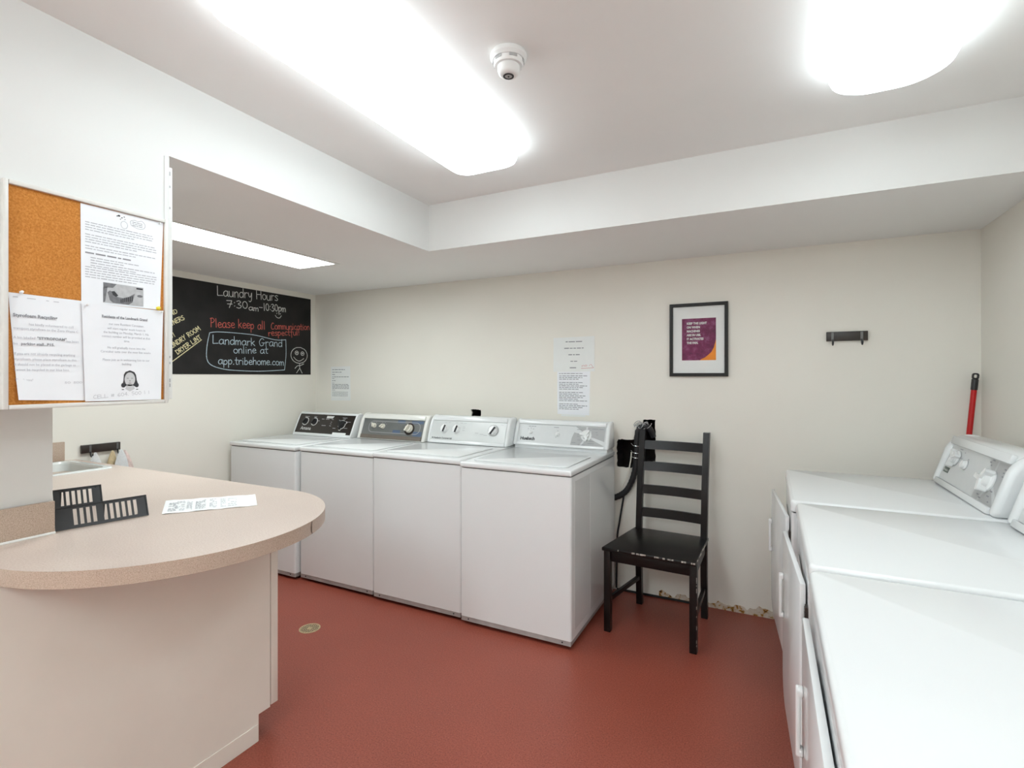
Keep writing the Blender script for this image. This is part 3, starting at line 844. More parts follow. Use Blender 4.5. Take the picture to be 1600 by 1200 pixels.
DG = 'front-loading dryers along the right wall'
def dryer(label, yc, w, xf, ajar, zt=.905, handle_z=(.515, .675)):
    """local x runs towards the viewer along the row, local y into the wall"""
    t = thing('tumble_dryer', label, 'dryer', (xf, yc, 0), -math.pi / 2, DG)
    hw, dep = w / 2, .80
    mb = MB()
    vert = lambda e: abs(e.verts[0].co.z - e.verts[1].co.z) > .1 and e.verts[0].co.y < .1
    mb.box((-hw, 0, .03), (hw, dep, zt - .048), None, .010, 3, vert)
    mb.build('cabinet', 'enamel', t)
    mb = MB(); mb.box((-hw + .02, .02, 0), (hw - .02, dep - .02, .0295))
    mb.build('base_rail', 'steel', t, smooth=False)
    mb = MB(); mb.box((-hw + .005, .006, zt - .0478), (hw - .005, dep - .01, zt - .0442))  # black strip stands in for shade between deck and cabinet
    mb.build('gap_shade', 'dark', t, smooth=False)
    mb = MB()
    def ring(ins, z):
        return [(x, y, z) for x, y in rrect(-hw + ins, -.004 + ins, hw - ins, dep - ins, .022 - ins * .6, 6)]
    mb.loft([ring(.002, zt - .044), ring(0, zt - .041), ring(0, zt - .012), ring(.0015, zt - .006), ring(.005, zt - .0015), ring(.010, zt)])
    mb.build('top_deck', 'enamel', t)
    # door opening: dark rim and drum mouth behind the ajar door
    dx0, dx1, dz0, dz1 = -hw + .085, hw - .115, .22, .815
    P = Plane2D((0, 0, 0), (1, 0, 0), (0, 0, 1))      # normal -y
    mb = MB()
    add_plate(mb, P, rrect(dx0 + .03, dz0 + .06, dx1 - .03, dz1 - .05, .08, 6), .0003, .003)
    mb.build('drum_mouth', 'glass_dark', t)
    # door, hinged on the near side
    a = ajar
    H = Vector((dx1, -.004, 0))
    u = Vector((math.cos(a), math.sin(a), 0))         # from free edge to hinge
    Q = Plane2D(H - u * (dx1 - dx0), u, (0, 0, 1))
    wd = dx1 - dx0
    out = [(0, dz1), (0, dz0 + .10)] + [(.10 - .10 * math.cos(math.radians(k * 15)), dz0 + .10 - .10 * math.sin(math.radians(k * 15))) for k in range(1, 7)]
    out += [(wd - .06 + .06 * math.sin(math.radians(k * 15)), dz0 + .06 - .06 * math.cos(math.radians(k * 15))) for k in range(0, 7)] + [(wd, dz1)]
    mb = MB()
    mb.prism([Q(p, q, 0) for p, q in out], Q.n * .015, None, .004, 2)
    door = mb.build('door', 'enamel', t)
    mb = MB()
    hx = .045
    z0, z1 = handle_z
    for z in (z0 + .012, z1 - .012):
        mb.prism([Q(p, q, .0155) for p, q in rrect(hx - .012, z - .011, hx + .012, z + .011, .008, 4)], Q.n * .010, None, .003, 2)
    mb.prism([Q(p, q, .021) for p, q in rrect(hx - .011, z0, hx + .011, z1, .010, 4)], Q.n * .009, None, .003, 2)
    mb.build('handle', 'knob_white', door)
    mb = MB()
    mb.box((dx1 + .003, -.007, .690), (dx1 + .030, -.0002, .762))
    for k in range(5):
        mb.box((dx1 + .004, -.0085, .693 + k * .0138), (dx1 + .029, -.0071, .702 + k * .0138))
    mb.build('hinge', 'hook_brown', t, smooth=False)
    # console
    h, pn, P, w2, ht = console(t, -hw + .012, hw - .012, .595, zt + .0005, .668, zt + .215, .765, 'enamel', 'console_white', .052, .030, .024, .018, .020)
    shield_dial(pn, P, w2 - .105, ht * .5, w2 - .20, w2 - .004, ht - .004)
    knob(pn, P, .115, ht * .68, .028, .018, 'knob_white', 'star', .3)
    for a, b, q in ((.115, ht * .68, .0335), (.235, ht * .60, .021)):
        mb = MB(); mb.lathe([(q, .0003), (q, .0016)], P(a, b, 0), P.n, n=28)
        mb.build('knob_shadow_ring', 'knob_grey', pn)  # grey ring stands in for the faint shadow round each knob
    knob(pn, P, .235, ht * .60, .017, .016, 'knob_white', 'round')
    mb = MB(); mb.lathe([(.040, .0004), (.040, .005), (.035, .008)], P(w2 - .105, ht * .5, 0), P.n, n=32)
    sk = mb.build('dial_skirt', 'knob_white', pn)
    knob(sk, P, w2 - .105, ht * .5, .030, .026, 'knob_white', 'star', .95, 'dial')
    ticks(pn, P, [(.12, .150, .035), (.10, .135, .012), (.175, .142, .012), (.165, .115, .010), (.24, .122, .014)], 'ink_grey', .004)
    ticks(pn, P, [(w2 - .17, .145, .018), (w2 - .155, .135, .012), (w2 - .15, .155, .022), (w2 - .03, .138, .022), (w2 - .03, .125, .022), (w2 - .03, .112, .014), (w2 - .155, .02, .02), (w2 - .13, .012, .02), (w2 - .07, .03, .022), (w2 - .05, .012, .012), (w2 - .06, .05, .02)], 'ink_grey', .005)
    mb = MB()
    add_plate(mb, P, rect(.022, .034, .085, .058), .0002, .0008, 'ink_green')
    add_text(mb, P, 'Huebsch', .025, .040, .0165, .0011, 'print_white', bold=.0003)
    mb.build('logo', None, pn, smooth=False)
dryer('white dryer in the far corner beside the red broom handle', 2.605, .745, .074, .092)
dryer('white dryer in the middle of the row, its door slightly open', 1.848, .724, .091, .060)
dryer('white dryer nearest the viewer, its bare top filling the corner', 1.098, .735, .088, .004, .902)

# ------------------------------------------------------------------ counter, sink, base cabinet
CT = 0.90
def counter():
    t = thing('countertop', 'rounded pink-beige laminate countertop wrapped round the partition wall', 'countertop', (0, 0, 0))
    cx, cy, r = -1.80, 1.035, .478
    arc = [(cx + r * math.sin(math.radians(a)), cy - r * math.cos(math.radians(a))) for a in range(0, 181, 4)]
    x_l = XL + .001
    outline = [(-1.968, cy - r)] + arc + [(x_l, cy + r), (x_l, .60), (-2.072, .60), (-2.072, .772), (-1.968, .772)]
    # hole for the sink
    hole = rrect(-3.535, .80, -3.075, 1.462, .03, 4)
    bm = bmesh.new()
    for L in (outline, hole):
        vs = [bm.verts.new((x, y, CT)) for x, y in L]
        for a, b in zip(vs, vs[1:] + vs[:1]):
            bm.edges.new((a, b))
    bmesh.ops.triangle_fill(bm, use_beauty=True, edges=bm.edges[:])
    for f in bm.faces:
        if f.normal.z < 0:
            f.normal_flip()
    mb = MB()
    mb.add(bm)
    mb.loft([[(x, y, CT) for x, y in hole], [(x, y, CT - .03) for x, y in hole]], None, False, False)
    mb.build('laminate_top', 'laminate', t, smooth=False, recalc=False)
    mb = MB()
    mb.loft([[(x, y, CT - .0002) for x, y in outline], [(x, y, CT - .044) for x, y in outline]], None, False, False)
    mb.poly([(x, y, CT - .044) for x, y in outline][::-1])
    mb.build('edge_band', 'laminate_edge', t)
    # lifted seam in the edge band
    mb = MB()
    a = math.radians(112)
    pts = [(cx + (r + .0008) * math.sin(a + d), cy - (r + .0008) * math.cos(a + d), z) for d, z in ((.012, CT - .002), (.003, CT - .010), (0, CT - .022), (.003, CT - .033), (.014, CT - .043))]
    mb.tube(pts, [.001, .002, .0028, .002, .001], n=6)
    mb.build('split_seam', 'seal', t)
    return t
counter()

s = thing('sink', 'white drop-in sink set in the counter below the hook rack', 'sink', (-3.305, 1.131, CT))
mb = MB()
o = rrect(-.232, -.333, .232, .333, .034, 5); i0 = rrect(-.205, -.306, .205, .306, .04, 5)
mb.loft([[(a, b, .0006) for a, b in o], [(a, b, .007) for a, b in rrect(-.229, -.330, .229, .330, .033, 5)], [(a, b, .007) for a, b in i0], [(a, b, -.004) for a, b in rrect(-.200, -.301, .200, .301, .042, 5)]], None, False, False)
mb.build('rim', 'sink', s, angle=50)
mb = MB()
mb.loft([[(a, b, -.004) for a, b in rrect(-.200, -.301, .200, .301, .042, 5)], [(a, b, -.12) for a, b in rrect(-.185, -.285, .185, .285, .06, 5)], [(a, b, -.15) for a, b in rrect(-.15, -.25, .15, .25, .06, 5)]], None, False, True)
mb.build('basin', 'sink', s, angle=60, recalc=False)
mb = MB(); mb.lathe([(.03, -.1498), (.03, -.147), (.022, -.146)], (0, 0, 0), (0, 0, 1), n=20)
mb.build('drain', 'chrome', s)

mb = MB()
mb.box((-1.9675, .56, CT + .0004), (-1.953, .7695, CT + .099), None, .002)
o = mb.build('backsplash', 'laminate_edge')
tag(o, 'speckled laminate upstand at the foot of the partition wall', 'backsplash')
mb = MB(); mb.tube([(-1.952, .56, CT + .002), (-1.952, .769, CT + .002)], .0045, n=8)
mb.build('sealant_bead', 'caulk', o)
mb = MB()
mb.box((XL + .0005, .61, CT + .0004), (XL + .015, 1.458, CT + .108), None, .002)
o = mb.build('backsplash', 'laminate_edge')
tag(o, 'speckled laminate upstand on the chalkboard wall behind the sink', 'backsplash')

c = thing('base_cabinet', 'cream base cabinet under the rounded counter', 'cabinet', (0, 0, 0))
mb = MB()
zt = CT - .0445
# side panel with a toe notch at its far corner
mb.prism([(-1.748, y, z) for y, z in ((.30, .0), (1.300, .0), (1.300, .10), (1.350, .10), (1.350, zt), (.773, zt), (.773, zt - .0), (.30, zt))], (.018, 0, 0))
mb.build('side_panel', 'cabinet', c, smooth=False)
mb = MB(); mb.box((-1.966, .30, 0), (-1.749, 1.30, zt - .001)); mb.box((XL + .002, .80, .10), (-1.966, 1.30, .11))
mb.build('carcass', 'cabinet', c, smooth=False)
mb = MB(); mb.box((XL + .02, 1.285, 0), (-1.7495, 1.2995, .098))
mb.build('toe_kick', 'cabinet', c, smooth=False)
for k in range(4):
    x1 = -1.731 - k * .462
    mb = MB(); mb.box((x1 - .458, 1.3545, .104), (x1, 1.386, zt - .006), None, .002)
    d = mb.build('door', 'cabinet', c)
    mb = MB()
    kx = x1 - (.04 if k % 2 else .418)
    mb.lathe([(.006, .0), (.006, .012), (.014, .016), (.014, .024), (.009, .027)], (kx, 1.3862, .72), (0, 1, 0), n=16)
    mb.build('handle_knob', 'chrome', d)
mb = MB(); mb.box((-1.7299, 1.03, .001), (-1.7265, 1.296, .066), None, .001)
mb.build('plinth_strip', 'cabinet', c, smooth=False)

# ------------------------------------------------------------------ things on the counter
def grille(label, p0, p1, g):
    """slatted black panel standing on the counter from p0 to p1, leaning back"""
    a, b = Vector(p0), Vector(p1)
    L = (b - a).length
    ang = math.atan2(b.y - a.y, b.x - a.x)
    t = thing('slatted_rack', label, 'rack', (a.x, a.y, CT), ang, g)
    lean = math.radians(25)
    P = Plane2D((0, .004, .0015), (1, 0, 0), (0, math.sin(lean), math.cos(lean)))
    hgt = .072
    mb = MB()
    add_plate(mb, P, rect(0, 0, L, .010), -.0025, 0)
    add_plate(mb, P, rect(0, hgt - .010, L, hgt), -.0025, 0)
    xs = []
    x = .046
    for n in (4, 6):
        for k in range(n):
            xs.append((x, x + .0098)); x += .0163
        x += .012
    prev = 0
    for x0, x1 in xs:
        add_plate(mb, P, rect(prev, .0099, x0, hgt - .0099), -.0025, 0)
        prev = x1
    add_plate(mb, P, rect(prev, .0099, L, hgt - .0099), -.0025, 0)
    mb.build('slatted_panel', 'plastic_black', t, smooth=False)
    mb = MB()
    for q in (rect(0, 0, L, .003), rect(0, hgt - .003, L, hgt), rect(0, .003, .003, hgt - .003), rect(L - .003, .003, L, hgt - .003)):
        add_plate(mb, P, q, .0001, .0035)
    mb.build('rim', 'plastic_black', t, smooth=False)
    mb = MB()
    for x in (.121, .02, L - .02):
        mb.prism([(x, .044, .0008), (x, .052, .0008), (x, .034, .062), (x, .030, .062)], (.008 if x == .121 else .004, 0, 0))
    mb.build('rear_support', 'plastic_black', t, smooth=False)
grille('black slatted plastic rack in front, leaning beside the partition wall', (-1.962, .774), (-1.910, 1.012), 'black slatted racks')
grille('black slatted plastic rack behind the other one, half hidden by the wall', (-2.306, .795), (-2.250, 1.032), 'black slatted racks')

def counter_paper():
    q = [Vector((-1.886, 1.04)), Vector((-1.701, 1.272)), Vector((-1.865, 1.386)), Vector((-2.077, 1.16))]
    mb = MB()
    nx, ny = 26, 10
    grid = []
    for j in range(ny + 1):
        row = []
        for i in range(nx + 1):
            u, v = i / nx, j / ny
            p = q[0].lerp(q[1], u).lerp(q[3].lerp(q[2], u), v)
            edge = max(0, 1 - 4 * min(v, 1 - v)) * .5
            z = .0016 + .0011 * math.sin(u * 19) * (0.2 + edge) + .0008 * math.sin(u * 41 + v * 5) * edge
            row.append(mb.bm.verts.new((p.x, p.y, CT + max(z, .0007))))
        grid.append(row)
    for j in range(ny):
        for i in range(nx):
            mb.bm.faces.new((grid[j][i], grid[j][i + 1], grid[j + 1][i + 1], grid[j + 1][i]))
    o = mb.build('paper_sheet', 'paper_warm')
    tag(o, 'printed sheet of paper lying flat on the rounded counter', 'paper')
    mb = MB()
    rng = random.Random(3)
    def at(u, v):
        p = q[0].lerp(q[1], u).lerp(q[3].lerp(q[2], u), v)
        return (p.x, p.y, CT + .0040)
    for (u0, u1, n) in ((.05, .22, 9), (.24, .30, 8), (.33, .44, 8), (.48, .56, 9), (.60, .66, 6), (.68, .78, 5)):
        for k in range(n):
            v = .12 + .74 * k / n
            a = u0
            while a < u1:
                b = min(u1, a + rng.uniform(.012, .04))
                if rng.random() < .8:
                    mb.poly([at(a, v), at(b, v), at(b, v + .035), at(a, v + .035)])
                a = b + .008
    mb.build('faint_print', 'ink_pale', o, smooth=False)
counter_paper()

# ------------------------------------------------------------------ corkboard and its papers
def corkboard():
    y0, y1, z0, z1 = .579, .981, 1.294, 1.886
    t = thing('corkboard', 'orange-brown corkboard in a pale frame on the partition wall', 'corkboard', (XB + .0005, 0, 0))
    P = Plane2D((0, 0, 0), (0, 1, 0), (0, 0, 1))
    f = .0115
    mb = MB()
    add_plate(mb, P, rect(y0 + f, z0 + f, y1 - f, z1 - f), 0.002, .011)
    mb.build('cork_panel', 'cork', t, smooth=False)
    mb = MB()
    for a, b in (((y0, z0), (y0 + f, z1)), ((y1 - f, z0), (y1, z1)), ((y0 + f, z0), (y1 - f, z0 + f)), ((y0 + f, z1 - f), (y1 - f, z1))):
        mb.box((0, a[0], a[1]), (.020, b[0], b[1]), None, .0025, 2)
    mb.build('frame', 'alu', t)
corkboard()
CK = XB + .0125
PC = Plane2D((CK, 0, 0), (0, 1, 0), (0, 0, 1))

def paper(name, label, P, pts, group=None, m='paper', th=.0006, curl=None, cat='notice', h=0.0):
    """a sheet with its own outline; curl(a, b) lifts it off the wall"""
    t = thing(name, label, cat, P(*[sum(p[i] for p in pts) / len(pts) for i in (0, 1)], h), 0, group)
    org = t.location.copy()
    Q = Plane2D(P.o - org + P.n * h, P.u, P.v)
    mb = MB()
    if curl is None:
        add_plate(mb, Q, pts, 0, th)
    else:
        n = 14
        g = []
        for j in range(n + 1):
            r = []
            for i in range(n + 1):
                u, v = i / n, j / n
                a = pts[0][0] * (1 - u) * (1 - v) + pts[1][0] * u * (1 - v) + pts[2][0] * u * v + pts[3][0] * (1 - u) * v
                b = pts[0][1] * (1 - u) * (1 - v) + pts[1][1] * u * (1 - v) + pts[2][1] * u * v + pts[3][1] * (1 - u) * v
                r.append(mb.bm.verts.new(Q(a, b, th + curl(u, v))))
            g.append(r)
        for j in range(n):
            for i in range(n):
                mb.bm.faces.new((g[j][i], g[j][i + 1], g[j + 1][i + 1], g[j + 1][i]))
    sh = mb.build('sheet', m, t, recalc=True)
    return t, sh, Q

NG = 'notices pinned on the corkboard'
# letter, top right
t, sh, Q = paper('notice', 'densely printed notice with a grey basket photo, topmost on the corkboard', PC, [(.748, 1.590), (.958, 1.593), (.968, 1.874), (.746, 1.872)], NG)
h = .0011
rng = random.Random(11)
for x0, z0, n, fill in ((.757, 1.821, 4, .93), (.757, 1.786, 4, .98), (.757, 1.753, 2, .96), (.770, 1.721, 2, .7), (.770, 1.706, 2, .95), (.757, 1.693, 5, .98)):
    mb = MB()
    for k in range(n):
        add_words(mb, Q, x0, .951, z0 - k * .0072, .0042, h, None, rng, fill if k < n - 1 else fill * .7)
    mb.build('paragraph', 'ink_pale', sh, smooth=False)
mb = MB()
add_words(mb, Q, .757, .88, 1.7325, .0070, h, None, random.Random(5), .95)
mb.build('bold_heading', 'ink_grey', sh, smooth=False)
mb = MB()
for a, b, r in ((.842, 1.862, .0035), (.850, 1.858, .002), (.856, 1.862, .0018), (.846, 1.853, .0016), (.837, 1.860, .002), (.858, 1.855, .0014)):
    mb.poly([Q(x, y, h) for x, y in ellipse(a, b, r, r * .8, 10)])
mb.build('bubble_dots', 'ink', sh, smooth=False)
mb = MB()
stroke(mb, Q, smooth_path(circ(.856, 1.838, .009, .011)), .0009, h)
cl = smooth_path([(.875, 1.842), (.873, 1.854), (.884, 1.860), (.894, 1.858), (.905, 1.862), (.914, 1.852), (.910, 1.840), (.897, 1.836), (.886, 1.838), (.875, 1.842)])
stroke(mb, Q, cl, .0009, h)
for k in range(3):
    add_words(mb, Q, .878, .906, 1.842 + k * .0052, .003, h, None, rng)
mb.build('doodle', 'ink_grey', sh, smooth=False)
mb = MB()
mb.poly([Q(a, b, h) for a, b in rect(.801, 1.597, .909, 1.656)])
ph = mb.build('printed_photo', 'photo_light', sh, smooth=False)
mb = MB()
h2 = h + .0002
mb.poly([Q(a, b, h2) for a, b in [(.801, 1.656), (.836, 1.656), (.826, 1.643), (.802, 1.641)]], 'photo_mid')
mb.poly([Q(a, b, h2) for a, b in [(.801, 1.641), (.812, 1.645), (.806, 1.60), (.801, 1.597)]], 'photo_mid')
bowl = [(.812, 1.628), (.818, 1.606), (.826, 1.599), (.868, 1.598), (.878, 1.606), (.885, 1.634), (.868, 1.622), (.852, 1.616), (.836, 1.618), (.826, 1.630), (.818, 1.634)]
mb.poly([Q(a, b, h2) for a, b in bowl], 'photo_mid')
mb.poly([Q(a, b, h2 + .0002) for a, b in [(.822, 1.632), (.830, 1.634), (.840, 1.622), (.834, 1.617), (.826, 1.622)]], 'photo_dark')
for k in range(7):
    mb.poly([Q(a, b, h2 + .0002) for a, b in rect(.846 + k * .005, 1.602 + k * .0012, .849 + k * .005, 1.612 + k * .0022)], 'photo_dark')
mb.poly([Q(a, b, h2) for a, b in rect(.889, 1.648, .907, 1.653)], 'photo_dark')
mb.poly([Q(a, b, h2) for a, b in ellipse(.899, 1.628, .008, .004, 12)], 'photo_mid')
mb.build('photo_shapes', None, ph, smooth=False)

# recycling notice, lower left, its lower corner curling
t, sh, Q = paper('notice', 'recycling notice, lower left on the corkboard, with its bottom corner curled', PC, [(.610, 1.318), (.757, 1.311), (.753, 1.594), (.5915, 1.596)], NG, 'paper', .0006,
                 lambda u, v: .006 * max(0, 1 - v * 2.2) ** 2 * max(0, 1 - u * 1.6) + .0008 * math.sin(u * 5 + v * 4) ** 2, h=.0)
h = .0030
def printed(sh, m, lines, size, sx, bold=0.0, align='LEFT', name='printed_line'):
    for s_, a, b in lines:
        mb = MB()
        add_text(mb, Q, s_, a, b, size, h, None, align, bold, sx)
        mb.build(name, m, sh, smooth=False)
printed(sh, 'ink_grey', [('Styrofoam Recycling', .600, 1.535)], .0118, .95, .0004, name='heading')
printed(sh, 'ink_grey', [('"STYROFOAM"', .649, 1.478), ('parking stall...P15.', .616, 1.462)], .0098, 1.0, .0003)
printed(sh, 'ink_pale', [('has kindly volunteered to coll', .632, 1.514), ('transport styrofoam to the Zero Waste C', .601, 1.502), ('A bin labelled', .601, 1.478), ('has been', .712, 1.474), ('his', .601, 1.462),
                 ('If you are not already recycling anything', .602, 1.436), ('styrofoam, please place styrofoam in this', .602, 1.422), ('It should not be placed in the garbage as', .602, 1.408), ('cannot be recycled in our blue bins.', .603, 1.394), ('Thank you!', .604, 1.367)], .0094, .86)
mb = MB()
handwrite(mb, Q, 'so soo', (.708, 1.360), (.750, 1.360), .008, .0008, h)
for a, w in ((.600, .010), (.628, .018), (.668, .006), (.684, .012)):
    mb.poly([Q(x, y, h) for x, y in rect(a, 1.585 - (a - .6) * .03, a + w, 1.5865 - (a - .6) * .03)])
mb.build('pencil_marks', 'ink_pale', sh, smooth=False)

# residents' notice with a portrait, lower right
t, sh, Q = paper('notice', 'residents notice with a small portrait, lower right on the corkboard', PC, [(.755, 1.308), (.958, 1.306), (.965, 1.590), (.747, 1.590)], NG, 'paper', .0006,
                 lambda u, v: .003 + .004 * max(0, .25 - v) + .0015 * math.sin(u * 3.1), h=.0016)
h = .0060
printed(sh, 'ink_grey', [('Residents of the Landmark Grand', .856, 1.552)], .0112, .80, .00035, 'CENTER', 'heading')
printed(sh, 'ink_pale', [('our new Resident Caretaker,', .86, 1.532), ('will start regular work hours in', .86, 1.519), ('the building on Monday, March 1. His', .86, 1.507), ('contact number will be provided at that', .86, 1.495), ('time.', .86, 1.483),
              ('He will gradually move into the', .86, 1.462), ('Caretaker suite over the next few weeks.', .86, 1.450), ('Please join us in welcoming him to our', .86, 1.426), ('building.', .86, 1.414)], .0094, .86, 0.0, 'CENTER')
mb = MB()
handwrite(mb, Q, 'CELL # 604. 500 1 1', (.774, 1.315), (.925, 1.326), .010, .0009, h)
mb.build('handwriting', 'ink_pale', sh, smooth=False)
mb = MB()
hair = [(.848, 1.352), (.851, 1.368), (.852, 1.385), (.856, 1.393), (.868, 1.398), (.880, 1.393), (.885, 1.384), (.887, 1.368), (.892, 1.352), (.886, 1.346), (.878, 1.352), (.858, 1.352), (.853, 1.346)]
mb.poly([Q(a, b, h) for a, b in hair], 'photo_dark')
mb.poly([Q(a, b, h + .0002) for a, b in ellipse(.868, 1.371, .0145, .021, 20)], 'face')
mb.poly([Q(a, b, h + .0002) for a, b in [(.861, 1.355), (.875, 1.355), (.882, 1.342), (.868, 1.334), (.855, 1.342)]], 'face')
for x, y, rx, ry in ((.862, 1.374, .003, .0010), (.874, 1.374, .003, .0010), (.868, 1.366, .0014, .002), (.868, 1.359, .0042, .0010)):
    mb.poly([Q(a, b, h + .0004) for a, b in ellipse(x, y, rx, ry, 10)], 'photo_mid')
for x in (.850, .887):
    mb.poly([Q(a, b, h + .0001) for a, b in ellipse(x, 1.353, .0055, .007, 14)], 'photo_dark')
    mb.poly([Q(a, b, h + .0001) for a, b in ellipse(x + (.868 - x) * -.05, 1.340, .0035, .0015, 10)], 'photo_mid')
mb.build('portrait', None, sh, smooth=False)

def pin(label, a, b, m, h0, r=.0042):
    t = thing('push_pin', label, 'push pin', PC(a, b, h0), 0, 'push pins in the corkboard')
    mb = MB(); mb.lathe([(r * .9, 0), (r, .001), (r * .55, .002), (r * .5, .005), (r * .85, .0065), (r * .85, .008), (r * .6, .0085)], (0, 0, 0), (1, 0, .25), n=14)
    mb.build('head', m, t)
pin('yellow push pin above the residents notice', .947, 1.5955, 'yellow', .0085, .0060)
pin('white push pin holding the recycling notice', .616, 1.598, 'pin_white', .0030)
pin('clear push pin at the top left corner of the residents notice', .757, 1.583, 'pin_white', .0090, .0035)
pin('clear push pin at the top right corner of the residents notice', .957, 1.585, 'pin_white', .0090, .0035)
pin('clear push pin at the top right corner of the dense notice', .955, 1.868, 'pin_white', .0015, .0030)

# ------------------------------------------------------------------ chalkboard
def chalkboard():
    t = thing('chalkboard', 'black wall chalkboard with laundry hours in white, red and yellow chalk', 'chalkboard', (XL, 0, 0))
    P = Plane2D((.0005, 0, 0), (0, 1, 0), (0, 0, 1))
    mb = MB(); add_plate(mb, P, rect(1.55, 1.397, 3.215, 2.0575), 0, .003)
    b = mb.build('board', 'board', t, smooth=False)
    h = .0038
    w = .0050
    def sentence(m, *runs):
        mb = MB()
        for r_ in runs:
            handwrite(mb, P, *r_, h)
        return mb.build('chalk_sentence', m, b, smooth=False)
    def drawing(name, m, *runs):
        mb = MB()
        for pts, wd in runs:
            stroke(mb, P, pts, wd, h)
        return mb.build(name, m, b, smooth=False)
    sentence('chalk', ('Laundry Hours', (2.365, 1.972), (2.885, 1.998), .070, w))
    sentence('chalk', ('7:30', (2.435, 1.894), (2.615, 1.903), .056, w), ('am', (2.615, 1.893), (2.705, 1.893), .042, w), ('-', (2.705, 1.902), (2.745, 1.904), .06, w), ('10:30pm', (2.745, 1.905), (2.96, 1.919), .058, w))
    drawing('chalk_smiley', 'chalk', ([(2.868, 1.893), (2.871, 1.900)], w * .9), ([(2.902, 1.893), (2.905, 1.900)], w * .9), (smooth_path([(2.855, 1.878), (2.872, 1.862), (2.896, 1.862), (2.912, 1.882)]), w * .8))
    fig = [(smooth_path(circ(3.092, 1.562, .085, .068, 11)), w)]
    for a, z in ((3.066, 1.582), (3.126, 1.578)):
        fig += [(smooth_path(circ(a, z, .017, .016, 8)), .005), ([(a - .004, z), (a + .004, z + .001)], .009)]
    fig += [(smooth_path([(3.035, 1.545), (3.065, 1.520), (3.10, 1.514), (3.14, 1.536)]), .005), ([(3.095, 1.492), (3.097, 1.452), (3.064, 1.412)], .005), ([(3.097, 1.452), (3.122, 1.410)], .005),
            (smooth_path([(3.048, 1.450), (3.075, 1.472), (3.10, 1.474), (3.140, 1.490)]), .005)]
    drawing('chalk_figure', 'chalk', *fig)
    sentence('chalk_red', ('Please keep all', (2.315, 1.737), (2.765, 1.757), .064, w), ('Communication', (2.815, 1.762), (3.205, 1.788), .054, w))
    sentence('chalk_red', ('respectful!', (2.79, 1.707), (3.10, 1.735), .050, w))
    sentence('chalk_blue', ('Landmark Grand', (2.33, 1.618), (2.925, 1.626), .060, w))
    sentence('chalk_blue', ('online at', (2.49, 1.556), (2.79, 1.566), .055, w))
    sentence('chalk_blue', ('app.tribehome.com', (2.37, 1.470), (2.94, 1.474), .055, w))
    drawing('chalk_outline', 'chalk_blue',
            (smooth_path([(2.308, 1.695), (2.35, 1.704), (2.419, 1.708), (2.56, 1.708), (2.683, 1.703), (2.857, 1.679), (2.956, 1.686)]), w),
            (smooth_path([(2.956, 1.686), (2.958, 1.558), (2.943, 1.435)]), w),
            (smooth_path([(2.943, 1.435), (2.80, 1.426), (2.683, 1.422), (2.54, 1.425), (2.419, 1.434), (2.322, 1.462), (2.287, 1.51), (2.289, 1.602), (2.308, 1.695)]), w))
    sentence('chalk_yellow', ('LAUNDRY ROOM', (2.012, 1.543), (2.246, 1.714), .032, .005))
    sentence('chalk_yellow', ('DRYER LINT', (2.085, 1.530), (2.250, 1.651), .030, .005))
    drawing('chalk_underline', 'chalk_yellow', ([(1.93, 1.398), (2.022, 1.458), (2.248, 1.640)], .006))
    sentence('chalk_yellow', ('OWNERS', (2.014, 1.705), (2.135, 1.776), .030, .005))
    sentence('chalk_yellow', ('AND', (2.02, 1.775), (2.09, 1.817), .028, .005))
    sentence('chalk_yellow', ('YOU!', (1.975, 1.598), (2.075, 1.655), .030, .005))
chalkboard()

# ------------------------------------------------------------------ hook racks and cloths
def hook_rack(label, org, rz, L, hgt, hooks, group='black hook racks'):
    t = thing('hook_rack', label, 'hook rack', org, rz, group)
    mb = MB(); mb.box((-L / 2, -.018, -hgt / 2), (L / 2, -.0005, hgt / 2), None, .002)
    mb.build('back_plate', 'hook_brown', t)
    for x in hooks:
        mb = MB()
        mb.box((x - .006, -.0205, -hgt / 2), (x + .006, -.0182, hgt / 2 - .004), None, .0008, 1)
        k = mb.build('hook_strap', 'steel_dark', t)
        mb = MB()
        mb.tube(smooth_path([(x, -.021, -hgt / 2 + .008), (x, -.024, -hgt / 2 - .012), (x, -.034, -hgt / 2 - .022), (x, -.046, -hgt / 2 - .014), (x, -.047, -hgt / 2 - .004)]), .0042, n=8)
        mb.build('prong', 'plastic_black', k)
    return t
hook_rack('black two-hook rack on the back wall right of the framed print', (.3675, D, 1.5965), 0, .187, .050, (-.066, .066))
hook_rack('black two-hook rack holding cloths on the wall beyond the sink', (XL, 1.636, .953), math.pi / 2, .200, .048, (-.058, .083))

def cloth(label, y, z, x, w, drop, m, seed, skew=0.0, sp=1.0, stripe=None):
    """a cloth pinched on a hook, falling in folds"""
    t = thing('hanging_cloth', label, 'cloth', (x, y, z), 0, 'cloths on the hook rack')
    rng = random.Random(seed)
    ph = rng.uniform(0, 6)
    mb = MB()
    n, k = 16, 28
    rings = []
    for j in range(n + 1):
        s_ = j / n
        spread = .004 + (w / 2) * (1 - math.exp(-6.5 * s_)) * sp
        r = []
        for i in range(k):
            a = 2 * math.pi * i / k
            fold = 1 + .22 * math.sin(4 * a + ph) * min(1, 2 * s_)
            r.append((.010 * (0.6 + s_) * math.sin(a) * fold, spread * math.cos(a) * fold + skew * s_, -drop * s_ + .006 * math.sin(3 * a + ph) * s_))
        rings.append(r)
    mb.loft(rings)
    mb.build('fabric', m, t, angle=80)
cloth('white cloth on the left hook beyond the sink', 1.590, .932, XL + .047, .075, .34, 'cloth_white', 1, .0, .9)
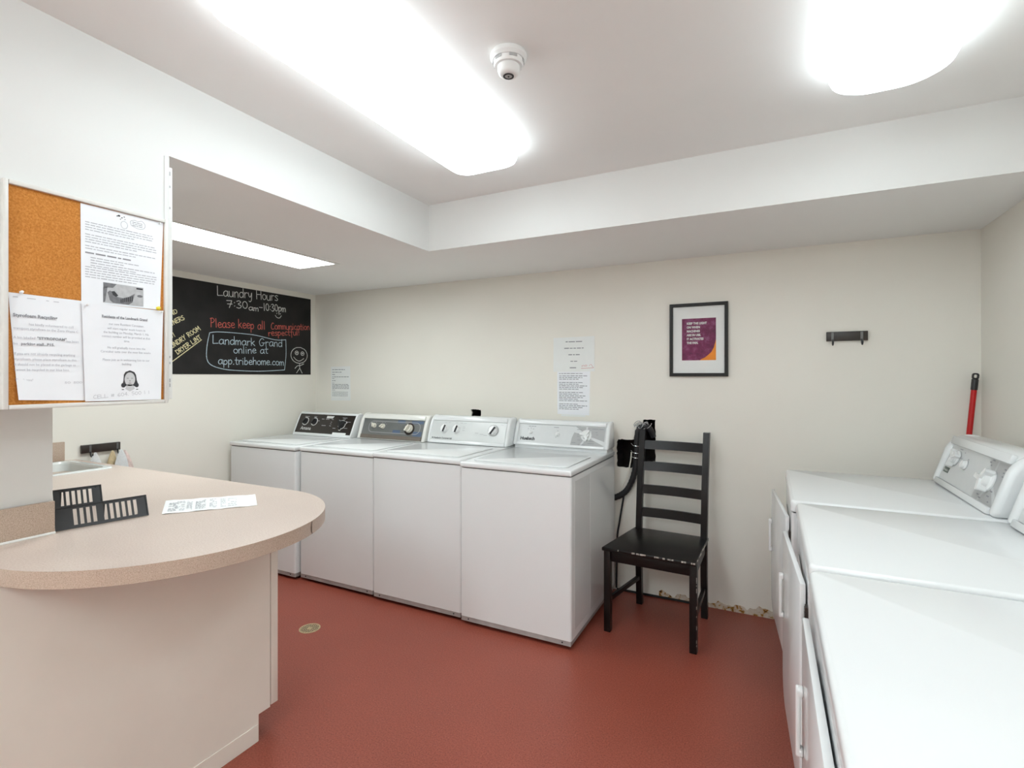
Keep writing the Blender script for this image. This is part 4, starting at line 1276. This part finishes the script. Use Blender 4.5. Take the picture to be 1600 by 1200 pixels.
cloth('buff cloth hanging leftmost on the right hook beyond the sink', 1.684, .932, XL + .038, .070, .36, 'cloth_yellow', 2, -.02, .8)
cloth('white cloth on the right hook, in front of the buff one', 1.715, .936, XL + .070, .090, .36, 'cloth_white', 4, .0, .8)
cloth('pink-spotted white cloth hanging rightmost on the hook rack', 1.748, .926, XL + .040, .070, .30, 'cloth_pink', 3, .05, .7)

# ------------------------------------------------------------------ notices on the back wall
PB = Plane2D((0, D - .0004, 0), (1, 0, 0), (0, 0, 1))
def wall_notice(label, pts, lines, group, m='paper_warm', h=0.0, extra=None):
    t, sh, Q = paper('notice', label, PB, pts, group, m, .0008, h=h)
    rng = random.Random(len(label))
    mb = MB()
    for a0, a1, b, size in lines:
        add_words(mb, Q, a0, a1, b, size, .0012, None, rng)
    mb.build('print', 'ink_grey', sh, smooth=False)
    return t, sh, Q
WN = 'paper notices taped to the back wall'
wall_notice('small printed notice taped to the wall above the two left washers', [(-3.412, 1.172), (-3.186, 1.176), (-3.190, 1.468), (-3.414, 1.466)],
            [(-3.398, -3.25, 1.437, .010), (-3.398, -3.29, 1.415, .010), (-3.398, -3.36, 1.395, .009), (-3.398, -3.20, 1.375, .009), (-3.398, -3.37, 1.362, .007), (-3.398, -3.35, 1.342, .009), (-3.398, -3.37, 1.322, .007)]
            + [(-3.398, -3.205, 1.310 - k * .0115, .009) for k in range(4)] + [(-3.398, -3.36, 1.262, .008)] + [(-3.398, -3.215, 1.245 - k * .011, .006) for k in range(4)], WN)
t, sh, Q = wall_notice('upright printed sheet taped below the wide notice on the back wall', [(-1.300, 1.125), (-1.073, 1.121), (-1.066, 1.421), (-1.302, 1.421)],
            [(-1.288, -1.12, 1.398, .008)] + [(-1.288, -1.088 - .05 * ((k * 7) % 3) * .6, 1.382 - k * .0112, .0082) for k in range(21) if k not in (3, 9, 16)], WN, 'paper', .0)
mb = MB()
add_plate(mb, Q, rect(-1.272, 1.110, -1.100, 1.126), -.0002, .0003)
mb.build('lower_sheet', 'paper_warm', sh, smooth=False)
t, sh, Q = wall_notice('wide printed notice with a red note, taped highest on the back wall', [(-1.330, 1.412), (-1.037, 1.414), (-1.036, 1.648), (-1.328, 1.644)],
            [(-1.240, -1.118, 1.612, .011), (-1.250, -1.112, 1.568, .011), (-1.220, -1.140, 1.524, .011), (-1.205, -1.158, 1.480, .011), (-1.210, -1.155, 1.436, .011)], WN, 'paper_warm', .0012)
mb = MB()
handwrite(mb, Q, 'no', (-1.125, 1.444), (-1.085, 1.450), .016, .002, .0013)
stroke(mb, Q, [(-1.13, 1.434), (-1.045, 1.438)], .0025, .0013)
stroke(mb, Q, smooth_path([(-1.075, 1.452), (-1.06, 1.460), (-1.05, 1.446), (-1.042, 1.440)]), .002, .0013)
mb.build('red_note', 'ink_red', sh, smooth=False)

# ------------------------------------------------------------------ framed print
def framed():
    x0, x1, z0, z1 = -.553, -.220, 1.381, 1.823
    t = thing('framed_print', 'black framed plum and orange print about keeping the light on', 'picture', ((x0 + x1) / 2, D, (z0 + z1) / 2))
    w, hh = (x1 - x0) / 2, (z1 - z0) / 2
    P = Plane2D((0, -.0005, 0), (1, 0, 0), (0, 0, 1))
    f = .0195
    mb = MB()
    def ring(ins, y):
        return [(-w + ins, -y, -hh + ins), (w - ins, -y, -hh + ins), (w - ins, -y, hh - ins), (-w + ins, -y, hh - ins)]
    mb.loft([ring(0, .0008), ring(0, .020), ring(.002, .0225), ring(f - .002, .0225), ring(f, .020), ring(f, .009)], None, False, False)
    mb.build('frame', 'frame_black', t, angle=20)
    mb = MB(); add_plate(mb, P, rect(-w + f - .001, -hh + f - .001, w - f + .001, hh - f + .001), .003, .009)
    mo = mb.build('mount', 'mat_board', t, smooth=False)
    cx, cz = (x0 + x1) / 2, (z0 + z1) / 2
    a0, a1, b0, b1 = -.481 - cx, -.287 - cx, 1.478 - cz, 1.731 - cz
    mb = MB(); add_plate(mb, P, rect(a0, b0, a1, b1), .0091, .0095)
    pr = mb.build('print', 'magenta', mo, smooth=False)
    mb = MB()
    q = [(a1, b0), (a1, b0 + .125), (a1 - .006, b0 + .10), (a1 - .012, b0 + .075), (a1 - .026, b0 + .048), (a1 - .045, b0 + .030), (a1 - .062, b0 + .016), (a1 - .085, b0 + .006), (a1 - .088, b0)]
    mb.poly([P(a, b, .0099) for a, b in q])
    mb.build('orange_shape', 'orange', pr, smooth=False)
    mb = MB()
    for k, s_ in enumerate(('KEEP THE LIGHT', 'ON WHEN', 'MACHINES', 'ARE IN USE.', 'IT ACTIVATES', 'THE FAN.')):
        add_text(mb, P, s_, a0 + .028, b1 - .036 - k * .0235, .0185, .0100, bold=.0009, sx=.84)
    mb.build('lettering', 'print_white', pr, smooth=False)
framed()

# ------------------------------------------------------------------ hose, wire and tube at the hole in the wall
hp = smooth_path([(-.655, D + .004, 1.00), (-.670, D - .012, 1.045), (-.70, D - .024, 1.072), (-.738, D - .026, 1.045), (-.750, D - .026, .972), (-.754, D - .026, .86), (-.772, D - .026, .752), (-.812, D - .022, .662), (-.862, D - .0215, .616), (-.93, D - .0215, .585)], 8)
mb = MB()
rr = [.0185 + (.0012 if i % 2 else -.0006) for i in range(len(hp))]
mb.tube(hp, rr, None, 14)
o = mb.build('drain_hose', 'rubber')
tag(o, 'black ribbed drain hose hanging out of the hole behind the chair', 'hose')
mb = MB()
rng = random.Random(9)
for k in range(14):
    c = Vector((-.712 + rng.uniform(-.035, .04), D - .03 + rng.uniform(-.008, .006), 1.075 + rng.uniform(-.012, .012)))
    a0 = rng.uniform(0, 6)
    mb.tube([c + Vector((.022 * math.cos(a0 + q), .010 * math.sin(2 * q), .016 * math.sin(a0 + q * 1.3))) for q in [i * .5 for i in range(9)]], .0020, None, 5)
mb.build('wire_tangle', 'knob_grey', o)
mb = MB()
for z, x in ((.90, -.752), (.945, -.751), (.87, -.753)):
    mb.tube([(x - .024 - .012, D - .032, z + .012), (x - .02, D - .046, z), (x, D - .050, z - .002), (x + .020, D - .044, z - .004)], .0016, None, 5)
mb.build('wire_tie', 'chrome', o)
mb = MB()
mb.tube(smooth_path([(-.786, D - .028, .900), (-.790, D - .030, .85), (-.808, D - .032, .76), (-.838, D - .032, .69), (-.846, D - .032, .672)]), .0042, None, 8)
mb.build('cable', 'knob_cream', o)
mb = MB()
mb.tube(smooth_path([(-.836, D - .022, .62), (-.850, D - .018, .54), (-.866, D - .018, .44), (-.880, D - .02, .33), (-.885, D - .02, .02)]), .006, None, 8)
o = mb.build('drain_tube', 'rubber')
tag(o, 'thin dark tube running down beside the nearest washer to the floor', 'tube')

# ------------------------------------------------------------------ chair
def chair():
    t = thing('wooden_chair', 'black-brown wooden ladder-back chair with chipped edges', 'chair', (-.562, 2.905, 0), math.radians(-3.2))
    zs = .459
    fy, ry = -.212, .215
    mb = MB()
    mb.prism([(-.240, fy - .018, zs - .020), (.250, fy - .018, zs - .020), (.236, .232, zs - .020), (-.192, .232, zs - .020)], (0, 0, .020), None, .006, 3)
    seat = mb.build('seat', 'chair', t)
    mb = MB()
    rng = random.Random(21)
    for k in range(26):
        u = rng.random() ** .6
        x = -.2 + .445 * u
        w = rng.uniform(.003, .016)
        mb.box((x, fy - .0184, zs - .0075 - rng.uniform(0, .003)), (min(x + w, .246), fy - .0150, zs - .0018))
    for k in range(9):
        y = fy + rng.uniform(0, .3)
        x = .250 - (y - (fy - .018)) * .030
        mb.box((x - .003, y, zs - .008), (x + .0004, y + rng.uniform(.004, .03), zs - .0018))
    mb.build('worn_edge', 'chip', seat, smooth=False)
    for x0, x1 in ((-.232, -.196), (.214, .250)):
        mb = MB(); mb.box((x0, fy - .004, 0), (x1, fy + .034, zs - .0205), None, .003, 2)
        leg = mb.build('leg', 'chair', t)
        if x0 > 0:
            mb = MB()
            for k in range(12):
                z = rng.uniform(.03, .40)
                mb.box((x1 - .002, fy - .0044, z), (x1 + .0003, fy - .002, z + rng.uniform(.004, .02)))
            mb.build('chipped_paint', 'chip', leg, smooth=False)
    # rear legs rise into the back posts
    for x0, x1, s in ((-.176, -.142, 1), (.198, .233, -1)):
        mb = MB()
        prof = [(ry + .006, 0), (ry - .012, .25), (ry - .012, .46), (ry + .020, .75), (ry + .078, 1.052)]
        rings = []
        for y, z in prof:
            x_in = 0.0
            rings.append([(x0, y - .016, z), (x1, y - .016, z), (x1, y + .018, z), (x0, y + .018, z)])
        mb.loft(rings)
        bmesh.ops.bevel(mb.bm, geom=[e for e in mb.bm.edges if e.calc_face_angle(0) > .9], offset=.003, segments=2, profile=.5, affect='EDGES')
        mb.build('back_post', 'chair', t, angle=45)
    def py(z):
        return ry - .012 + (.032 * (z - .46) / .29 if z < .75 else .032 + .058 * (z - .75) / .302)
    for zc in (.962, .835, .698, .562):
        mb = MB()
        n = 8
        rings = []
        for k in range(n + 1):
            u = k / n
            x = -.1425 + .341 * u
            bow = .014 * math.sin(math.pi * u)
            y0 = py(zc - .03) + bow; y1 = py(zc + .03) + bow
            rings.append([(x, y0 - .008, zc - .026), (x, y0 + .008, zc - .026), (x, y1 + .008, zc + .026), (x, y1 - .008, zc + .026)])
        mb.loft(rings)
        mb.build('back_slat', 'chair', t, angle=45)
    mb = MB(); mb.box((-.1955, fy + .006, zs - .078), (.2135, fy + .026, zs - .0205), None, .002)
    mb.build('front_apron', 'chair', t)
    mb = MB(); mb.box((-.1415, ry - .020, zs - .078), (.1975, ry - .002, zs - .0205), None, .002)
    mb.build('rear_apron', 'chair', t)
    for a, b in (((-.222, fy + .0345), (-.169, ry - .029)), ((.222, fy + .0345), (.205, ry - .029))):
        mb = MB()
        for z0, z1, nm in ((zs - .078, zs - .0205, 'side_apron'), (.155, .180, 'stretcher')):
            mb = MB()
            mb.prism([(a[0], a[1], z0), (a[0] + .020, a[1], z0), (b[0] + .020, b[1], z0), (b[0], b[1], z0)], (0, 0, z1 - z0), None, .002, 1)
            mb.build(nm, 'chair', t)
chair()

# ------------------------------------------------------------------ broom handle in the corner
t = thing('broom', 'red broom handle with a black cap standing in the corner behind the dryer', 'broom', (.780, D - .05, 0))
top = Vector((.106, -.008, 1.392))
foot = Vector((-.005, 0, .02))
d = (top - foot).normalized()
mb = MB(); mb.tube([foot, foot + d * 1.30], .0115, None, 14)
mb.build('pole', 'red', t)
mb = MB()
e = foot + d * 1.2985
L = (top - e).length
mb.tube([e, e + d * .002, e + d * (L - .026), e + d * (L - .024)], [.0118, .0135, .0135, .011], None, 14)
s_ = d.cross(Vector((0, 1, 0))).normalized()
P = Plane2D(e + d * (L - .026), s_, d)
o1 = rrect(-.013, 0, .013, .030, .009, 5); o2 = rrect(-.0065, .007, .0065, .023, .005, 5)
mb.loft([[P(a, b, .005) for a, b in o1], [P(a, b, .005) for a, b in o2], [P(a, b, -.005) for a, b in o2], [P(a, b, -.005) for a, b in o1], [P(a, b, .005) for a, b in o1]], None, False, False)
mb.build('grip_cap', 'plastic_black', t)
mb = MB(); mb.box((-.045, -.03, 0), (.045, .03, .03), None, .005)
mb.build('broom_head', 'plastic_black', t)

# ------------------------------------------------------------------ floor drain
t = thing('floor_drain', 'round brass drain grate set in the red floor', 'floor drain', (-2.252, 2.006, 0))
R = .056
mb = MB()
mb.lathe([(R, .0004), (R, .0012), (R - .003, .0020), (R - .008, .0020), (R - .009, .0014)], (0, 0, 0), (0, 0, 1), n=40, cap=False)
mb.build('ring', 'brass', t)
mb = MB()
mb.lathe([(R - .009, .0004), (R - .009, .0006)], (0, 0, 0), (0, 0, 1), n=32)
mb.build('pit', 'dark', t)
mb = MB()
rin = R - .0088
P = Plane2D((0, 0, 0), (math.cos(.2), math.sin(.2), 0), (-math.sin(.2), math.cos(.2), 0))
for k in range(-3, 4):
    x = k * .0128
    l = math.sqrt(max(0, rin ** 2 - x ** 2))
    add_plate(mb, P, rect(x - .0019, -l, x + .0019, l), .0007, .0013)
    add_plate(mb, P, rect(-l, x - .0022, l, x + .0022), .0007, .00125)
mb.lathe([(.012, .0007), (.012, .0016)], (0, 0, 0), (0, 0, 1), n=20)
mb.build('grate', 'brass', t, smooth=False)
